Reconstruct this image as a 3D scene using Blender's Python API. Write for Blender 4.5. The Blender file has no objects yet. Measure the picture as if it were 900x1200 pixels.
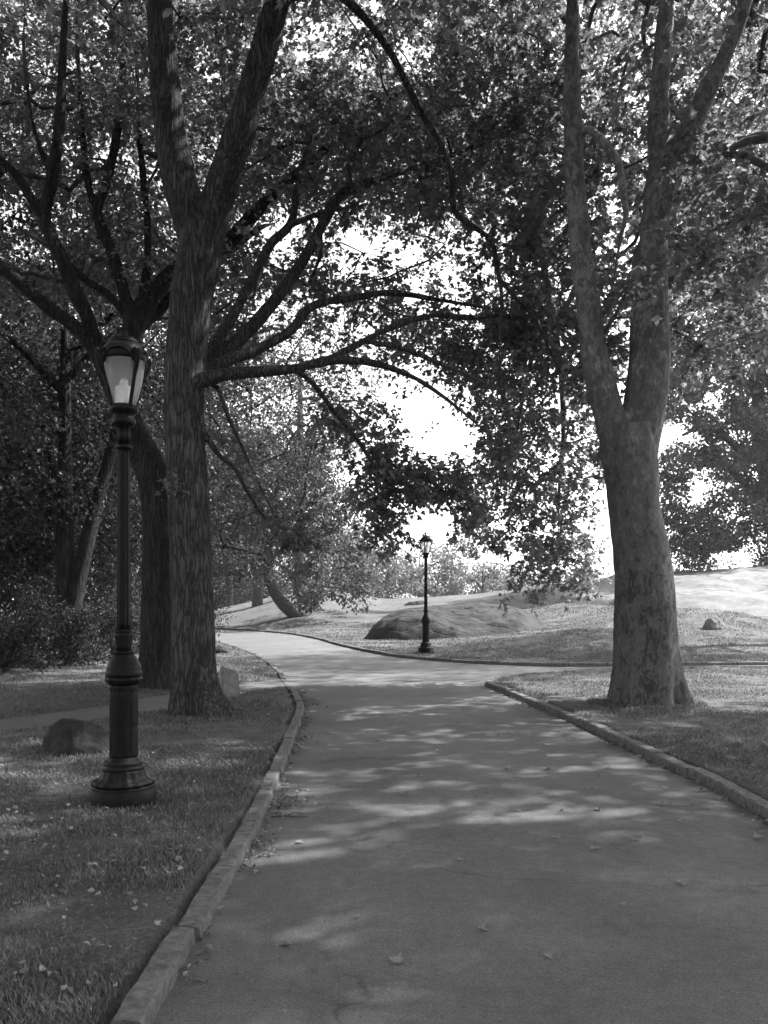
import bpy, bmesh, math, random
import numpy as np
from mathutils import Vector, noise

random.seed(7)
RNG = np.random.default_rng(7)
SC = bpy.context.scene
COL = SC.collection
EYE, HORIZON, F = 1.55, 707.0, 1000.0     # eye height (m), horizon row and focal length of the 900x1200 frame


def at(px, py, Y):
    return np.array([(px - 450.0) / F * Y, Y, EYE - (py - HORIZON) / F * Y])


# ------------------------------------------------------------------ scene objects
def link(o, parent=None):
    COL.objects.link(o)
    if parent is not None:
        o.parent = parent
    return o


def empty(name, loc=(0, 0, 0)):
    o = bpy.data.objects.new(name, None)
    o.location = Vector([float(v) for v in loc])
    o.empty_display_size = 0.2
    return link(o)


def tag(o, label=None, cat=None, group=None, kind=None):
    if label: o['label'] = label
    if cat: o['category'] = cat
    if group: o['group'] = group
    if kind: o['kind'] = kind
    return o


def mesh_np(name, verts, faces, mat=None, parent=None, smooth=True, origin=None):
    """faces: list of (n,k) index arrays."""
    verts = np.asarray(verts, dtype=np.float32)
    if origin is not None:
        verts = verts - np.asarray(origin, dtype=np.float32)
    me = bpy.data.meshes.new(name)
    faces = [np.asarray(f, dtype=np.int32) for f in faces if len(f)]
    nl = sum(f.size for f in faces)
    npoly = sum(len(f) for f in faces)
    me.vertices.add(len(verts))
    me.vertices.foreach_set('co', verts.ravel())
    me.loops.add(nl)
    me.loops.foreach_set('vertex_index', np.concatenate([f.ravel() for f in faces]))
    me.polygons.add(npoly)
    tot = np.concatenate([np.full(len(f), f.shape[1], dtype=np.int32) for f in faces])
    start = np.concatenate([[0], np.cumsum(tot)[:-1]]).astype(np.int32)
    me.polygons.foreach_set('loop_start', start)
    me.polygons.foreach_set('loop_total', tot)
    me.polygons.foreach_set('use_smooth', np.full(npoly, smooth))
    me.update(calc_edges=True)
    me.validate()
    if mat: me.materials.append(mat)
    o = bpy.data.objects.new(name, me)
    if parent is None and origin is not None:
        o.location = Vector([float(v) for v in origin])
    return link(o, parent)


class MB:
    """collects pieces of ONE object's mesh"""
    def __init__(s):
        s.v = []; s.f = {}; s.n = 0

    def add(s, verts, *faces):
        for f in faces:
            f = np.asarray(f, dtype=np.int64)
            if f.size == 0: continue
            s.f.setdefault(f.shape[1], []).append(f + s.n)
        s.v.append(np.asarray(verts, dtype=np.float64)); s.n += len(verts)

    def build(s, name, mat, parent=None, smooth=True, origin=None):
        return mesh_np(name, np.concatenate(s.v), [np.concatenate(x) for x in s.f.values()], mat, parent, smooth, origin)


def tube(pts, rad, sides=8, cap=True, wob=None):
    pts = np.asarray(pts, float); rad = np.asarray(rad, float)
    n = len(pts)
    t = np.gradient(pts, axis=0)
    t /= np.linalg.norm(t, axis=1)[:, None] + 1e-9
    ref = np.array([1.0, 0.05, 0.0]) if abs(t[0][2]) > 0.7 else np.array([0.03, 0.02, 1.0])
    u = np.zeros((n, 3))
    a = ref - t[0] * ref.dot(t[0]); u[0] = a / np.linalg.norm(a)
    for i in range(1, n):
        a = u[i-1] - t[i] * u[i-1].dot(t[i])
        u[i] = a / (np.linalg.norm(a) + 1e-9)
    w = np.cross(t, u)
    ang = np.linspace(0, 2*math.pi, sides, endpoint=False)
    R = rad[:, None] * np.ones((1, sides))
    if wob is not None: R = wob(R, ang)
    V = pts[:, None, :] + R[:, :, None] * (np.cos(ang)[None, :, None]*u[:, None, :] + np.sin(ang)[None, :, None]*w[:, None, :])
    V = V.reshape(-1, 3)
    i = np.arange(n-1)[:, None]*sides; j = np.arange(sides)[None, :]; j2 = (j+1) % sides
    q = np.stack([i+j, i+j2, i+sides+j2, i+sides+j], -1).reshape(-1, 4)
    tri = np.zeros((0, 3), int)
    if cap:
        V = np.vstack([V, pts[0], pts[-1]])
        c0, c1 = n*sides, n*sides+1
        jj = np.arange(sides); j2 = (jj+1) % sides
        tri = np.vstack([np.stack([j2, jj, np.full(sides, c0)], 1),
                         np.stack([(n-1)*sides+jj, (n-1)*sides+j2, np.full(sides, c1)], 1)])
    return V, q, tri


def crom(P, step=None, n=None):
    """Catmull-Rom resample of rows of P"""
    P = np.asarray(P, float)
    Q = np.vstack([2*P[0]-P[1], P, 2*P[-1]-P[-2]])
    out = []
    for i in range(len(P)-1):
        p0, p1, p2, p3 = Q[i:i+4]
        k = n or max(2, int(np.linalg.norm((p2-p1)[:3])/step)+1)
        t = np.linspace(0, 1, k, endpoint=False)[:, None]
        out.append(0.5*((2*p1)+(-p0+p2)*t+(2*p0-5*p1+4*p2-p3)*t*t+(-p0+3*p1-3*p2+p3)*t**3))
    out.append(P[-1][None])
    return np.vstack(out)


# ------------------------------------------------------------------ materials (all neutral greys: black and white photograph)
def nd(nt, typ, **kw):
    n = nt.nodes.new(typ)
    for k, v in kw.items():
        if k == 'ins':
            for kk, vv in v.items(): n.inputs[kk].default_value = vv
        else: setattr(n, k, v)
    return n


def g(v): return (v, v, v, 1)


def base_mat(name, rough=0.8, spec=0.3):
    m = bpy.data.materials.new(name); m.use_nodes = True
    nt = m.node_tree; b = nt.nodes['Principled BSDF']
    b.inputs['Roughness'].default_value = rough
    b.inputs['Specular IOR Level'].default_value = spec
    return m, nt, b


def ramp(nt, src, stops, interp='LINEAR'):
    r = nd(nt, 'ShaderNodeValToRGB')
    r.color_ramp.interpolation = interp
    e = r.color_ramp.elements
    e[0].position, e[0].color = stops[0][0], g(stops[0][1])
    e[1].position, e[1].color = stops[-1][0], g(stops[-1][1])
    for p, v in stops[1:-1]:
        x = e.new(p); x.color = g(v)
    nt.links.new(src, r.inputs[0]); return r.outputs[0]


def coords(nt, scale=(1, 1, 1), kind='Object'):
    tc = nd(nt, 'ShaderNodeTexCoord'); mp = nd(nt, 'ShaderNodeMapping')
    mp.inputs['Scale'].default_value = scale
    nt.links.new(tc.outputs[kind], mp.inputs[0]); return mp.outputs[0]


def noisetex(nt, vec, scale, detail=4, rough=0.6, dist=0.0):
    n = nd(nt, 'ShaderNodeTexNoise')
    n.inputs['Scale'].default_value = scale; n.inputs['Detail'].default_value = detail
    n.inputs['Roughness'].default_value = rough; n.inputs['Distortion'].default_value = dist
    nt.links.new(vec, n.inputs['Vector']); return n.outputs['Fac']


def math_(nt, op, a, b=None):
    n = nd(nt, 'ShaderNodeMath', operation=op)
    for i, x in enumerate((a, b)):
        if x is None: continue
        if isinstance(x, (int, float)): n.inputs[i].default_value = x
        else: nt.links.new(x, n.inputs[i])
    return n.outputs[0]


def bump(nt, b, h, strength=0.5, dist=0.02):
    n = nd(nt, 'ShaderNodeBump'); n.inputs['Strength'].default_value = strength; n.inputs['Distance'].default_value = dist
    nt.links.new(h, n.inputs['Height']); nt.links.new(n.outputs[0], b.inputs['Normal'])


def mixmul(nt, a, b):
    n = nd(nt, 'ShaderNodeMix', data_type='RGBA', blend_type='MULTIPLY'); n.inputs[0].default_value = 1
    nt.links.new(a, n.inputs[6]); nt.links.new(b, n.inputs[7]); return n.outputs[2]


def leaf_mat(name, lo, hi, trans=0.45, tgain=1.15, gloss=0.03):
    m = bpy.data.materials.new(name); m.use_nodes = True
    nt = m.node_tree; nt.nodes.clear()
    geo = nd(nt, 'ShaderNodeNewGeometry')
    col = ramp(nt, geo.outputs['Random Per Island'], [(0, lo), (0.6, (lo+hi)/2), (1, hi)])
    tcol = mixmul(nt, col, nd(nt, 'ShaderNodeRGB').outputs[0]); tcol.node.inputs[7].links[0].from_node.outputs[0].default_value = g(tgain)
    d = nd(nt, 'ShaderNodeBsdfDiffuse'); t = nd(nt, 'ShaderNodeBsdfTranslucent'); gl = nd(nt, 'ShaderNodeBsdfGlossy')
    gl.inputs['Roughness'].default_value = 0.5; gl.inputs['Color'].default_value = g(0.75)
    nt.links.new(col, d.inputs[0]); nt.links.new(tcol, t.inputs[0])
    m1 = nd(nt, 'ShaderNodeMixShader'); m1.inputs[0].default_value = trans
    nt.links.new(d.outputs[0], m1.inputs[1]); nt.links.new(t.outputs[0], m1.inputs[2])
    m2 = nd(nt, 'ShaderNodeMixShader'); m2.inputs[0].default_value = gloss
    nt.links.new(m1.outputs[0], m2.inputs[1]); nt.links.new(gl.outputs[0], m2.inputs[2])
    out = nd(nt, 'ShaderNodeOutputMaterial'); nt.links.new(m2.outputs[0], out.inputs[0])
    return m


def make_bark_ridged(name, dark, light, xs=16.0, strength=1.0):
    m, nt, b = base_mat(name, 0.9, 0.15)
    warp = nd(nt, 'ShaderNodeTexNoise'); warp.inputs['Scale'].default_value = 2.6; warp.inputs['Detail'].default_value = 4
    nt.links.new(coords(nt, (1, 1, 0.8)), warp.inputs['Vector'])
    def warped(sc, k):
        v = coords(nt, sc)
        mv = nd(nt, 'ShaderNodeVectorMath', operation='MULTIPLY_ADD'); mv.inputs[1].default_value = (k, k, k*.2)
        nt.links.new(warp.outputs['Color'], mv.inputs[0]); nt.links.new(v, mv.inputs[2]); return mv.outputs[0]
    n1 = noisetex(nt, warped((1, 1, 0.11), .09), xs, 3, 0.55)
    n2 = noisetex(nt, warped((1, 1, 0.16), .08), xs*2.1, 3, 0.6)
    r1 = math_(nt, 'MULTIPLY', math_(nt, 'ABSOLUTE', math_(nt, 'SUBTRACT', n1, 0.5)), 5.0)
    r2 = math_(nt, 'MULTIPLY', math_(nt, 'ABSOLUTE', math_(nt, 'SUBTRACT', n2, 0.5)), 3.2)
    ridge = math_(nt, 'MINIMUM', math_(nt, 'ADD', r1, math_(nt, 'MULTIPLY', r2, .45)), 1.0)
    fine = noisetex(nt, coords(nt, (1, 1, 0.3)), 70, 5, 0.7)
    h = math_(nt, 'ADD', ridge, math_(nt, 'MULTIPLY', fine, 0.5))
    big = noisetex(nt, coords(nt), 1.7, 3)
    c = ramp(nt, h, [(0.2, dark), (1.3, light)])
    c2 = ramp(nt, big, [(0.3, 0.7), (0.7, 1.15)])
    nt.links.new(mixmul(nt, c, c2), b.inputs['Base Color'])
    bump(nt, b, h, strength, 0.035)
    return m


def make_bark_plane(name):
    m, nt, b = base_mat(name, 0.8, 0.2)
    v = coords(nt, (1, 1, 0.55))
    vor = nd(nt, 'ShaderNodeTexVoronoi'); vor.inputs['Scale'].default_value = 21
    warp = nd(nt, 'ShaderNodeTexNoise'); warp.inputs['Scale'].default_value = 7; warp.inputs['Detail'].default_value = 4
    nt.links.new(v, warp.inputs['Vector'])
    mv = nd(nt, 'ShaderNodeVectorMath', operation='MULTIPLY_ADD'); mv.inputs[1].default_value = (.22, .22, .22)
    nt.links.new(warp.outputs['Color'], mv.inputs[0]); nt.links.new(v, mv.inputs[2])
    nt.links.new(mv.outputs[0], vor.inputs['Vector'])
    sep = nd(nt, 'ShaderNodeSeparateColor'); nt.links.new(vor.outputs['Color'], sep.inputs[0])
    # flaking plates: old dark plates low on the trunk, pale fresh bark higher up
    tc = nd(nt, 'ShaderNodeTexCoord'); sx = nd(nt, 'ShaderNodeSeparateXYZ'); nt.links.new(tc.outputs['Object'], sx.inputs[0])
    zf = nd(nt, 'ShaderNodeMapRange'); zf.inputs[1].default_value = 0.5; zf.inputs[2].default_value = 5.2
    zf.inputs[1].default_value = 1.5; zf.inputs[2].default_value = 6.5; zf.inputs[3].default_value = -0.20; zf.inputs[4].default_value = 0.45
    nt.links.new(sx.outputs[2], zf.inputs[0])
    pl = math_(nt, 'ADD', math_(nt, 'MULTIPLY_ADD', sep.outputs[0], .45), zf.outputs[0])
    pl.node.inputs[0].links[0].from_node.inputs[2].default_value = .27
    n2 = noisetex(nt, coords(nt, (1, 1, .6)), 4.5, 7, .72, .5)
    pl = math_(nt, 'ADD', pl, math_(nt, 'MULTIPLY', math_(nt, 'SUBTRACT', n2, 0.5), 1.7))
    c = ramp(nt, pl, [(0.0, 0.032), (0.18, 0.050), (0.32, 0.078), (0.6, 0.092), (0.72, 0.112), (0.95, 0.145), (1.15, 0.22)])
    fine = noisetex(nt, coords(nt, (1, 1, 0.5)), 32, 7, 0.75)
    cf = ramp(nt, fine, [(0.3, 0.55), (0.7, 1.25)])
    nt.links.new(mixmul(nt, c, cf), b.inputs['Base Color'])
    h = math_(nt, 'ADD', math_(nt, 'MULTIPLY', pl, -0.5), math_(nt, 'MULTIPLY', fine, 0.6))
    bump(nt, b, h, 0.55, 0.02)
    return m


def make_simple(name, lo, hi, scale=6, rough=0.85, bstr=0.4, bd=0.02, spec=0.25, kind='Object', detail=6):
    m, nt, b = base_mat(name, rough, spec)
    v = coords(nt, kind=kind)
    f = noisetex(nt, v, scale, detail, 0.65)
    nt.links.new(ramp(nt, f, [(0.3, lo), (0.7, hi)]), b.inputs['Base Color'])
    f2 = noisetex(nt, v, scale*5, 5, 0.7)
    bump(nt, b, math_(nt, 'ADD', f, math_(nt, 'MULTIPLY', f2, 0.6)), bstr, bd)
    return m


def make_asphalt():
    m, nt, b = base_mat('asphalt', 0.82, 0.3)
    v = coords(nt)
    fine = noisetex(nt, v, 75, 6, 0.85)
    mid = noisetex(nt, v, 14, 5, 0.65)
    big = noisetex(nt, v, 0.7, 5, 0.6, 0.6)
    vor = nd(nt, 'ShaderNodeTexVoronoi'); vor.inputs['Scale'].default_value = 170; nt.links.new(v, vor.inputs['Vector'])
    stones = ramp(nt, vor.outputs['Distance'], [(0.0, 1.35), (0.55, 0.85)])
    c = ramp(nt, fine, [(0.3, 0.054), (0.5, 0.098), (0.7, 0.168)])
    c = mixmul(nt, c, ramp(nt, mid, [(0.3, 0.82), (0.7, 1.16)]))
    c = mixmul(nt, c, ramp(nt, big, [(0.32, 0.76), (0.68, 1.2)]))
    c = mixmul(nt, c, stones)
    wn = nd(nt, 'ShaderNodeTexNoise'); wn.inputs['Scale'].default_value = 2.5; wn.inputs['Detail'].default_value = 5; nt.links.new(v, wn.inputs['Vector'])
    mv = nd(nt, 'ShaderNodeVectorMath', operation='MULTIPLY_ADD'); mv.inputs[1].default_value = (.7, .7, .7)
    nt.links.new(wn.outputs['Color'], mv.inputs[0]); nt.links.new(v, mv.inputs[2])
    cr = nd(nt, 'ShaderNodeTexVoronoi', feature='DISTANCE_TO_EDGE'); cr.inputs['Scale'].default_value = .55; nt.links.new(mv.outputs[0], cr.inputs['Vector'])
    gate = ramp(nt, noisetex(nt, v, .55, 3), [(0.46, 0), (0.6, 1)])
    crack = ramp(nt, cr.outputs['Distance'], [(0.0, 0.45), (0.008, 0.75), (0.016, 1)])
    cm = nd(nt, 'ShaderNodeMix', data_type='RGBA'); cm.inputs[6].default_value = g(1)
    nt.links.new(gate, cm.inputs[0]); nt.links.new(crack, cm.inputs[7])
    c = mixmul(nt, c, cm.outputs[2])
    stain = noisetex(nt, v, 2.3, 6, 0.7, 1.2)
    c = mixmul(nt, c, ramp(nt, stain, [(0.22, 0.66), (0.42, 1.0), (0.60, 1.0), (0.78, 1.3)]))
    speck = noisetex(nt, v, 38, 2, 0.6)
    c = mixmul(nt, c, ramp(nt, speck, [(0.26, 0.5), (0.36, 1.0), (0.66, 1.0), (0.76, 1.8)]))
    nt.links.new(c, b.inputs['Base Color'])
    bump(nt, b, math_(nt, 'ADD', fine, math_(nt, 'MULTIPLY', vor.outputs['Distance'], -0.8)), 0.5, 0.006)
    return m


def make_ground():
    m, nt, b = base_mat('lawn_ground', 0.95, 0.1)
    v = coords(nt)
    f = noisetex(nt, v, 38, 6, 0.75)
    mid = noisetex(nt, v, 3.2, 5, 0.65)
    big = noisetex(nt, v, 0.32, 4, 0.6, 0.5)
    c = ramp(nt, f, [(0.28, 0.05), (0.5, 0.105), (0.75, 0.18)])
    c = mixmul(nt, c, ramp(nt, mid, [(0.3, 0.72), (0.7, 1.2)]))
    c = mixmul(nt, c, ramp(nt, big, [(0.3, 0.78), (0.7, 1.2)]))
    nt.links.new(c, b.inputs['Base Color'])
    bump(nt, b, math_(nt, 'ADD', f, math_(nt, 'MULTIPLY', mid, 1.5)), 0.9, 0.05)
    return m


def make_rock(name, lo, hi, stretch=(1, 1, 2.2), scale=1.6, ck=.62, wsc=.55, wd=9):
    m, nt, b = base_mat(name, 0.85, 0.2)
    v = coords(nt, stretch)
    f = noisetex(nt, v, scale, 7, 0.62, 0.4)
    f2 = noisetex(nt, v, scale*9, 6, 0.7)
    wv = nd(nt, 'ShaderNodeTexWave', wave_type='BANDS', bands_direction='DIAGONAL')
    wv.inputs['Scale'].default_value = wsc; wv.inputs['Distortion'].default_value = wd; wv.inputs['Detail'].default_value = 5
    nt.links.new(v, wv.inputs['Vector'])
    crack = ramp(nt, wv.outputs['Fac'], [(0.0, ck), (0.10, 1.0), (1.0, 1.05)])
    c = ramp(nt, f, [(0.25, lo), (0.75, hi)])
    c = mixmul(nt, c, ramp(nt, f2, [(0.3, 0.75), (0.7, 1.2)]))
    c = mixmul(nt, c, crack)
    nt.links.new(c, b.inputs['Base Color'])
    h = math_(nt, 'ADD', math_(nt, 'ADD', f, math_(nt, 'MULTIPLY', f2, 0.4)), crack)
    bump(nt, b, h, 0.8, 0.06)
    return m


M = {}
M['leaf_oak'] = leaf_mat('leaf_oak', 0.055, 0.15, 0.52, 2.2)
M['leaf_plane'] = leaf_mat('leaf_plane', 0.06, 0.16, 0.52, 2.2)
M['leaf_mid'] = leaf_mat('leaf_mid', 0.05, 0.12, 0.45, 1.2)
M['leaf_far'] = leaf_mat('leaf_far', 0.07, 0.15, 0.45, 1.3)
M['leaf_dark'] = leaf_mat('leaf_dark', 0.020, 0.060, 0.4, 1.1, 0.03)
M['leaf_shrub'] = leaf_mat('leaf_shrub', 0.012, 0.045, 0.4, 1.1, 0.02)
M['grass_blade'] = leaf_mat('grass_blade', 0.065, 0.17, 0.35, 1.2, 0.03)
M['path_leaf'] = leaf_mat('path_leaf', 0.10, 0.30, 0.15, 1.0, 0.02)
M['dry_leaf'] = leaf_mat('dry_leaf', 0.05, 0.26, 0.2, 1.0, 0.02)
M['bark_ridged'] = make_bark_ridged('bark_ridged', 0.008, 0.11, 24, 1.4)
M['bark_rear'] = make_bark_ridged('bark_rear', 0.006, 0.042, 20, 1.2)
M['bark_plane'] = make_bark_plane('bark_plane')
M['bark_far'] = make_simple('bark_far', 0.03, 0.09, 5)
M['twig'] = make_simple('twig_bark', 0.02, 0.055, 8)
M['twig_plane'] = make_simple('twig_bark_plane', 0.05, 0.12, 8)
M['asphalt'] = make_asphalt()
M['ground'] = make_ground()
M['kerb'] = make_simple('kerb_stone', 0.05, 0.15, 20, 0.9, 0.9, 0.015)
M['rock'] = make_rock('bedrock', 0.014, 0.042)
M['slab'] = make_rock('pale_bedrock', 0.075, 0.185, (1, 1, 2), .8, .7, .16, 22)
M['boulder'] = make_rock('boulder_stone', 0.014, 0.036, (1, 1, 1), 2.5)
M['boulder_pale'] = make_rock('pale_boulder_stone', 0.09, 0.17, (1, 1, 1), 4)
M['granite'] = make_simple('granite_block', 0.12, 0.24, 14, 0.85, 0.5, 0.015)
M['iron'] = make_simple('painted_iron', 0.002, 0.007, 26, 0.40, 0.7, 0.005, 0.10)
mg, nt, b = base_mat('lantern_glass', 0.25, 0.5)
b.inputs['Base Color'].default_value = g(0.42)
tr = nd(nt, 'ShaderNodeBsdfTranslucent'); tr.inputs[0].default_value = g(0.65)
tp = nd(nt, 'ShaderNodeBsdfTransparent'); tp.inputs[0].default_value = g(0.85)
m1 = nd(nt, 'ShaderNodeMixShader'); m1.inputs[0].default_value = 0.5
m2 = nd(nt, 'ShaderNodeMixShader'); m2.inputs[0].default_value = 0.62
nt.links.new(b.outputs[0], m1.inputs[1]); nt.links.new(tr.outputs[0], m1.inputs[2])
nt.links.new(m1.outputs[0], m2.inputs[1]); nt.links.new(tp.outputs[0], m2.inputs[2])
nt.links.new(m2.outputs[0], nt.nodes['Material Output'].inputs[0])
M['glass'] = mg
m, nt, b = base_mat('refractor_white', 0.3, 0.5); b.inputs['Base Color'].default_value = g(0.8)
M['refractor'] = m

# ------------------------------------------------------------------ terrain and paths (metres, camera at the origin looking +Y)
LEFT_EDGE = crom([(-0.86, -6), (-0.84, 2), (-0.853, 4.49), (-0.85, 5.68), (-0.87, 6.51), (-0.90, 7.45), (-0.965, 8.71), (-1.06, 10.84),
                  (-1.24, 13.0), (-1.52, 14.76), (-2.24, 18.7), (-3.5, 24.2), (-5.6, 31), (-8.6, 39), (-13, 46), (-20, 52), (-32, 58)], 0.5)
HILL_EDGE = crom([(40, 22.6), (20, 21.9), (9.7, 21.4), (5.66, 20.9), (3.98, 20.95), (2.4, 21.8), (1.1, 23.3), (0, 25.4), (-1.6, 31), (-3.2, 37.8), (-5.6, 44.5),
                  (-10.8, 52), (-20, 58.5), (-32, 64)], 0.5)
RIGHT_EDGE = crom([(2.75, -6), (2.75, 2), (2.74, 5), (2.73, 6.08), (2.74, 6.86), (2.70, 7.7), (2.61, 8.7), (2.53, 10.1), (2.38, 11.9), (2.17, 13.7),
                   (1.98, 15.3), (1.93, 15.9), (2.0, 16.5), (2.35, 17.2), (3.1, 18.1), (5.3, 19.5), (9.0, 20.0), (20, 20.5), (40, 21.2)], 0.3)
SIDE_C = crom([(-1.2, 17.6), (-2.3, 16.1), (-3.15, 14.2), (-3.55, 12.9), (-4.1, 11.9), (-4.9, 10.7), (-6.5, 9.0), (-9, 7.2), (-14, 5)], 0.4)
SIDE_W = 0.56
MAIN_POLY = np.vstack([LEFT_EDGE, HILL_EDGE[::-1], RIGHT_EDGE[::-1]])


def seg_dist(P, L, closed=False):
    P = np.asarray(P, float); A = L; B = np.roll(L, -1, 0)
    if not closed: A, B = A[:-1], B[:-1]
    out = np.full(len(P), 1e9)
    for a, b in zip(A, B):
        d = b-a; t = np.clip(((P-a) @ d)/(d @ d + 1e-12), 0, 1)
        out = np.minimum(out, np.hypot(P[:, 0]-a[0]-t*d[0], P[:, 1]-a[1]-t*d[1]))
    return out


def inside(P, poly):
    x, y = P[:, 0], P[:, 1]; r = np.zeros(len(P), bool)
    A = poly; B = np.roll(poly, -1, 0)
    for (x1, y1), (x2, y2) in zip(A, B):
        if y1 == y2: continue
        c = ((y1 > y) != (y2 > y)) & (x < (x2-x1)*(y-y1)/(y2-y1)+x1)
        r ^= c
    return r


def sstep(a, b, x):
    t = np.clip((x-a)/(b-a), 0, 1); return t*t*(3-2*t)


HILL_POLY = np.vstack([HILL_EDGE, [(-32, 64), (-60, 75), (-60, 400), (120, 400), (120, 23)]])
HE = HILL_EDGE[::2]


def height(P):
    P = np.asarray(P, float)
    X, Y = P[:, 0], P[:, 1]
    d = np.where(inside(P, HILL_POLY), seg_dist(P, HE), 0.0)
    L = 9 + 15*sstep(-6, 1, X)
    h = 3.6*(1-np.exp(-(d/L)**1.6))*(0.35+0.65*sstep(-16, -1, X))
    h += .65*sstep(6, 17, X)*sstep(27, 52, Y)
    h += 0.10*np.sin(X*0.55+1.0)*np.sin(Y*0.4)*sstep(2, 9, d)
    h += 0.25*sstep(-7, -14, X)*sstep(40, 30, Y)
    f = sstep(66, 108, Y)
    return h*(1-f) - 2.2*f


def path_sd(P):
    s = seg_dist(P, MAIN_POLY, True)
    s1 = np.where(inside(P, MAIN_POLY), -s, s)
    s2 = seg_dist(P, SIDE_C) - SIDE_W
    return s1, s2


def lawn_z(P):
    P = np.asarray(P, float)
    h = height(P); s1, s2 = path_sd(P)
    up = 0.068*np.where(s2 < 0.9, np.clip(0.35+0.65*s2/0.9, 0.35, 1), 1.0)
    up = up*sstep(70, 50, P[:, 1]) + 0.0
    k = np.minimum(np.clip((s1-0.02)/0.11, 0, 1), np.clip((s2+0.05)/0.12, 0, 1))
    rough = 0.02*np.sin(P[:, 0]*2.1+P[:, 1]*0.7)*np.sin(P[:, 1]*1.7-P[:, 0]*0.4)
    return h + (up+rough)*k - 0.14*(1-k)


def spaced(lo, hi, fine_lo, fine_hi, f, growth=1.12, cap=60):
    a = list(np.arange(fine_lo, fine_hi+1e-6, f))
    s, x = f, a[-1]
    while x < hi:
        s = min(s*growth, cap); x += s; a.append(x)
    s, x = f, a[0]; pre = []
    while x > lo:
        s = min(s*growth, cap); x -= s; pre.append(x)
    return np.array(pre[::-1]+a)


def grid_faces(nx, ny, keep=None):
    i = np.arange(ny-1)[:, None]*nx; j = np.arange(nx-1)[None, :]
    q = np.stack([i+j, i+j+1, i+nx+j+1, i+nx+j], -1).reshape(-1, 4)
    return q if keep is None else q[keep[q].all(1)]


gx = spaced(-900, 900, -7, 10.5, 0.13); gy = spaced(-30, 1600, 2.0, 27, 0.13, 1.05)
GX, GY = np.meshgrid(gx, gy); GP = np.stack([GX.ravel(), GY.ravel()], 1)
near = (np.abs(GP[:, 0]) < 130) & (GP[:, 1] < 420)
gz = np.full(len(GP), -2.2)
gz[near] = lawn_z(GP[near])
far = ~near
gz[far] = np.where(GP[far][:, 1] < 60, 0.0, -2.2)
o = mesh_np('ground', np.column_stack([GP, gz]), [grid_faces(len(gx), len(gy))], M['ground'])
tag(o, kind='structure')

# asphalt sheet: same grid, only around the paths
s1, s2 = path_sd(GP[near])
sdn = np.full(len(GP), 9.0); sdn[near] = np.minimum(s1, s2)
hz = np.zeros(len(GP)); hz[near] = height(GP[near])
keep = sdn < 0.30
q = grid_faces(len(gx), len(gy), keep)
used = np.unique(q); remap = np.zeros(len(GP), int); remap[used] = np.arange(len(used))
o = mesh_np('path', np.column_stack([GP, hz])[used], [remap[q]], M['asphalt'])
tag(o, kind='structure')


def kerb(name, line, side, w=0.15, hgt=0.125, seg=0.85, drop=None):
    """a run of kerb stones; side=+1: stones lie to the left of the running direction"""
    L = crom(line, 0.12)
    d = np.linalg.norm(np.diff(L, axis=0), axis=1); s = np.concatenate([[0], np.cumsum(d)])
    mb = MB(); pos = 0.0
    rs = random.Random(len(line))
    while pos < s[-1]-0.3:
        ln = seg*rs.uniform(0.85, 1.2); e = min(pos+ln, s[-1])
        t = np.linspace(pos+0.013, e-0.013, max(6, int(ln/0.06)))
        p = np.stack([np.interp(t, s, L[:, 0]), np.interp(t, s, L[:, 1])], 1)
        tg = np.gradient(p, axis=0); tg /= np.linalg.norm(tg, axis=1)[:, None]
        nrm = np.stack([-tg[:, 1], tg[:, 0]], 1)*side
        z0 = height(p)
        dz = rs.uniform(-0.012, 0.010); dx = rs.uniform(-0.014, 0.014)
        low = np.zeros(len(p)) if drop is None else sstep(drop[0]-.9, drop[0], p[:, 1])*sstep(drop[1]+.9, drop[1], p[:, 1])
        prof = [(0.0, -0.12), (0.002, hgt-0.022), (0.005, hgt-0.008), (0.016, hgt), (w-0.012, hgt+0.002), (w, hgt-0.008), (w, -0.12)]
        n, k = len(p), len(prof)
        V = np.zeros((n, k, 3))
        for j, (a, zz) in enumerate(prof):
            jit = np.array([1.6*noise.noise(Vector((x*9, y*9, j*3.1)))-2.2*max(0, noise.noise(Vector((x*16, y*16, 7.0)))-.28)*(2 <= j <= 3) for x, y in p])
            V[:, j, :2] = p+nrm*(a+dx+0.006*jit)[:, None]; V[:, j, 2] = z0+zz+dz*(zz > 0)+0.006*jit-low*(hgt-.018)*(zz > 0)
        i = np.arange(n-1)[:, None]*k; jj = np.arange(k)[None, :]; j2 = (jj+1) % k
        qq = np.stack([i+jj, i+j2, i+k+j2, i+k+jj], -1).reshape(-1, 4)
        mb.add(V.reshape(-1, 3), qq, np.array([range(k)]), np.array([list(range((n-1)*k, n*k))[::-1]]))
        pos = e
    ob = mb.build(name, M['kerb'], smooth=False)
    tag(ob, kind='structure'); return ob


kerb('kerb', LEFT_EDGE[LEFT_EDGE[:, 1] < 45], +1, 0.115, 0.068, drop=(16.0, 17.3))
kerb('kerb', RIGHT_EDGE[RIGHT_EDGE[:, 0] < 30], -1, 0.12, 0.085)
kerb('kerb', HILL_EDGE[(HILL_EDGE[:, 0] < 30) & (HILL_EDGE[:, 1] < 60)], -1, 0.13, 0.085)


def gz1(x, y): return float(lawn_z(np.array([[x, y]]))[0])


def hit(px, py):
    """where the sight line through a pixel of the photograph meets the lawn"""
    Y = np.concatenate([np.arange(3, 60, 0.1), np.arange(60, 150, 0.5)])
    P = np.stack([(px-450)/F*Y, Y], 1)
    ok = np.nonzero(lawn_z(P) >= EYE-(py-HORIZON)/F*Y)[0]
    i = ok[0] if len(ok) else 300
    return np.array([P[i, 0], P[i, 1], gz1(*P[i])])


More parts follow.
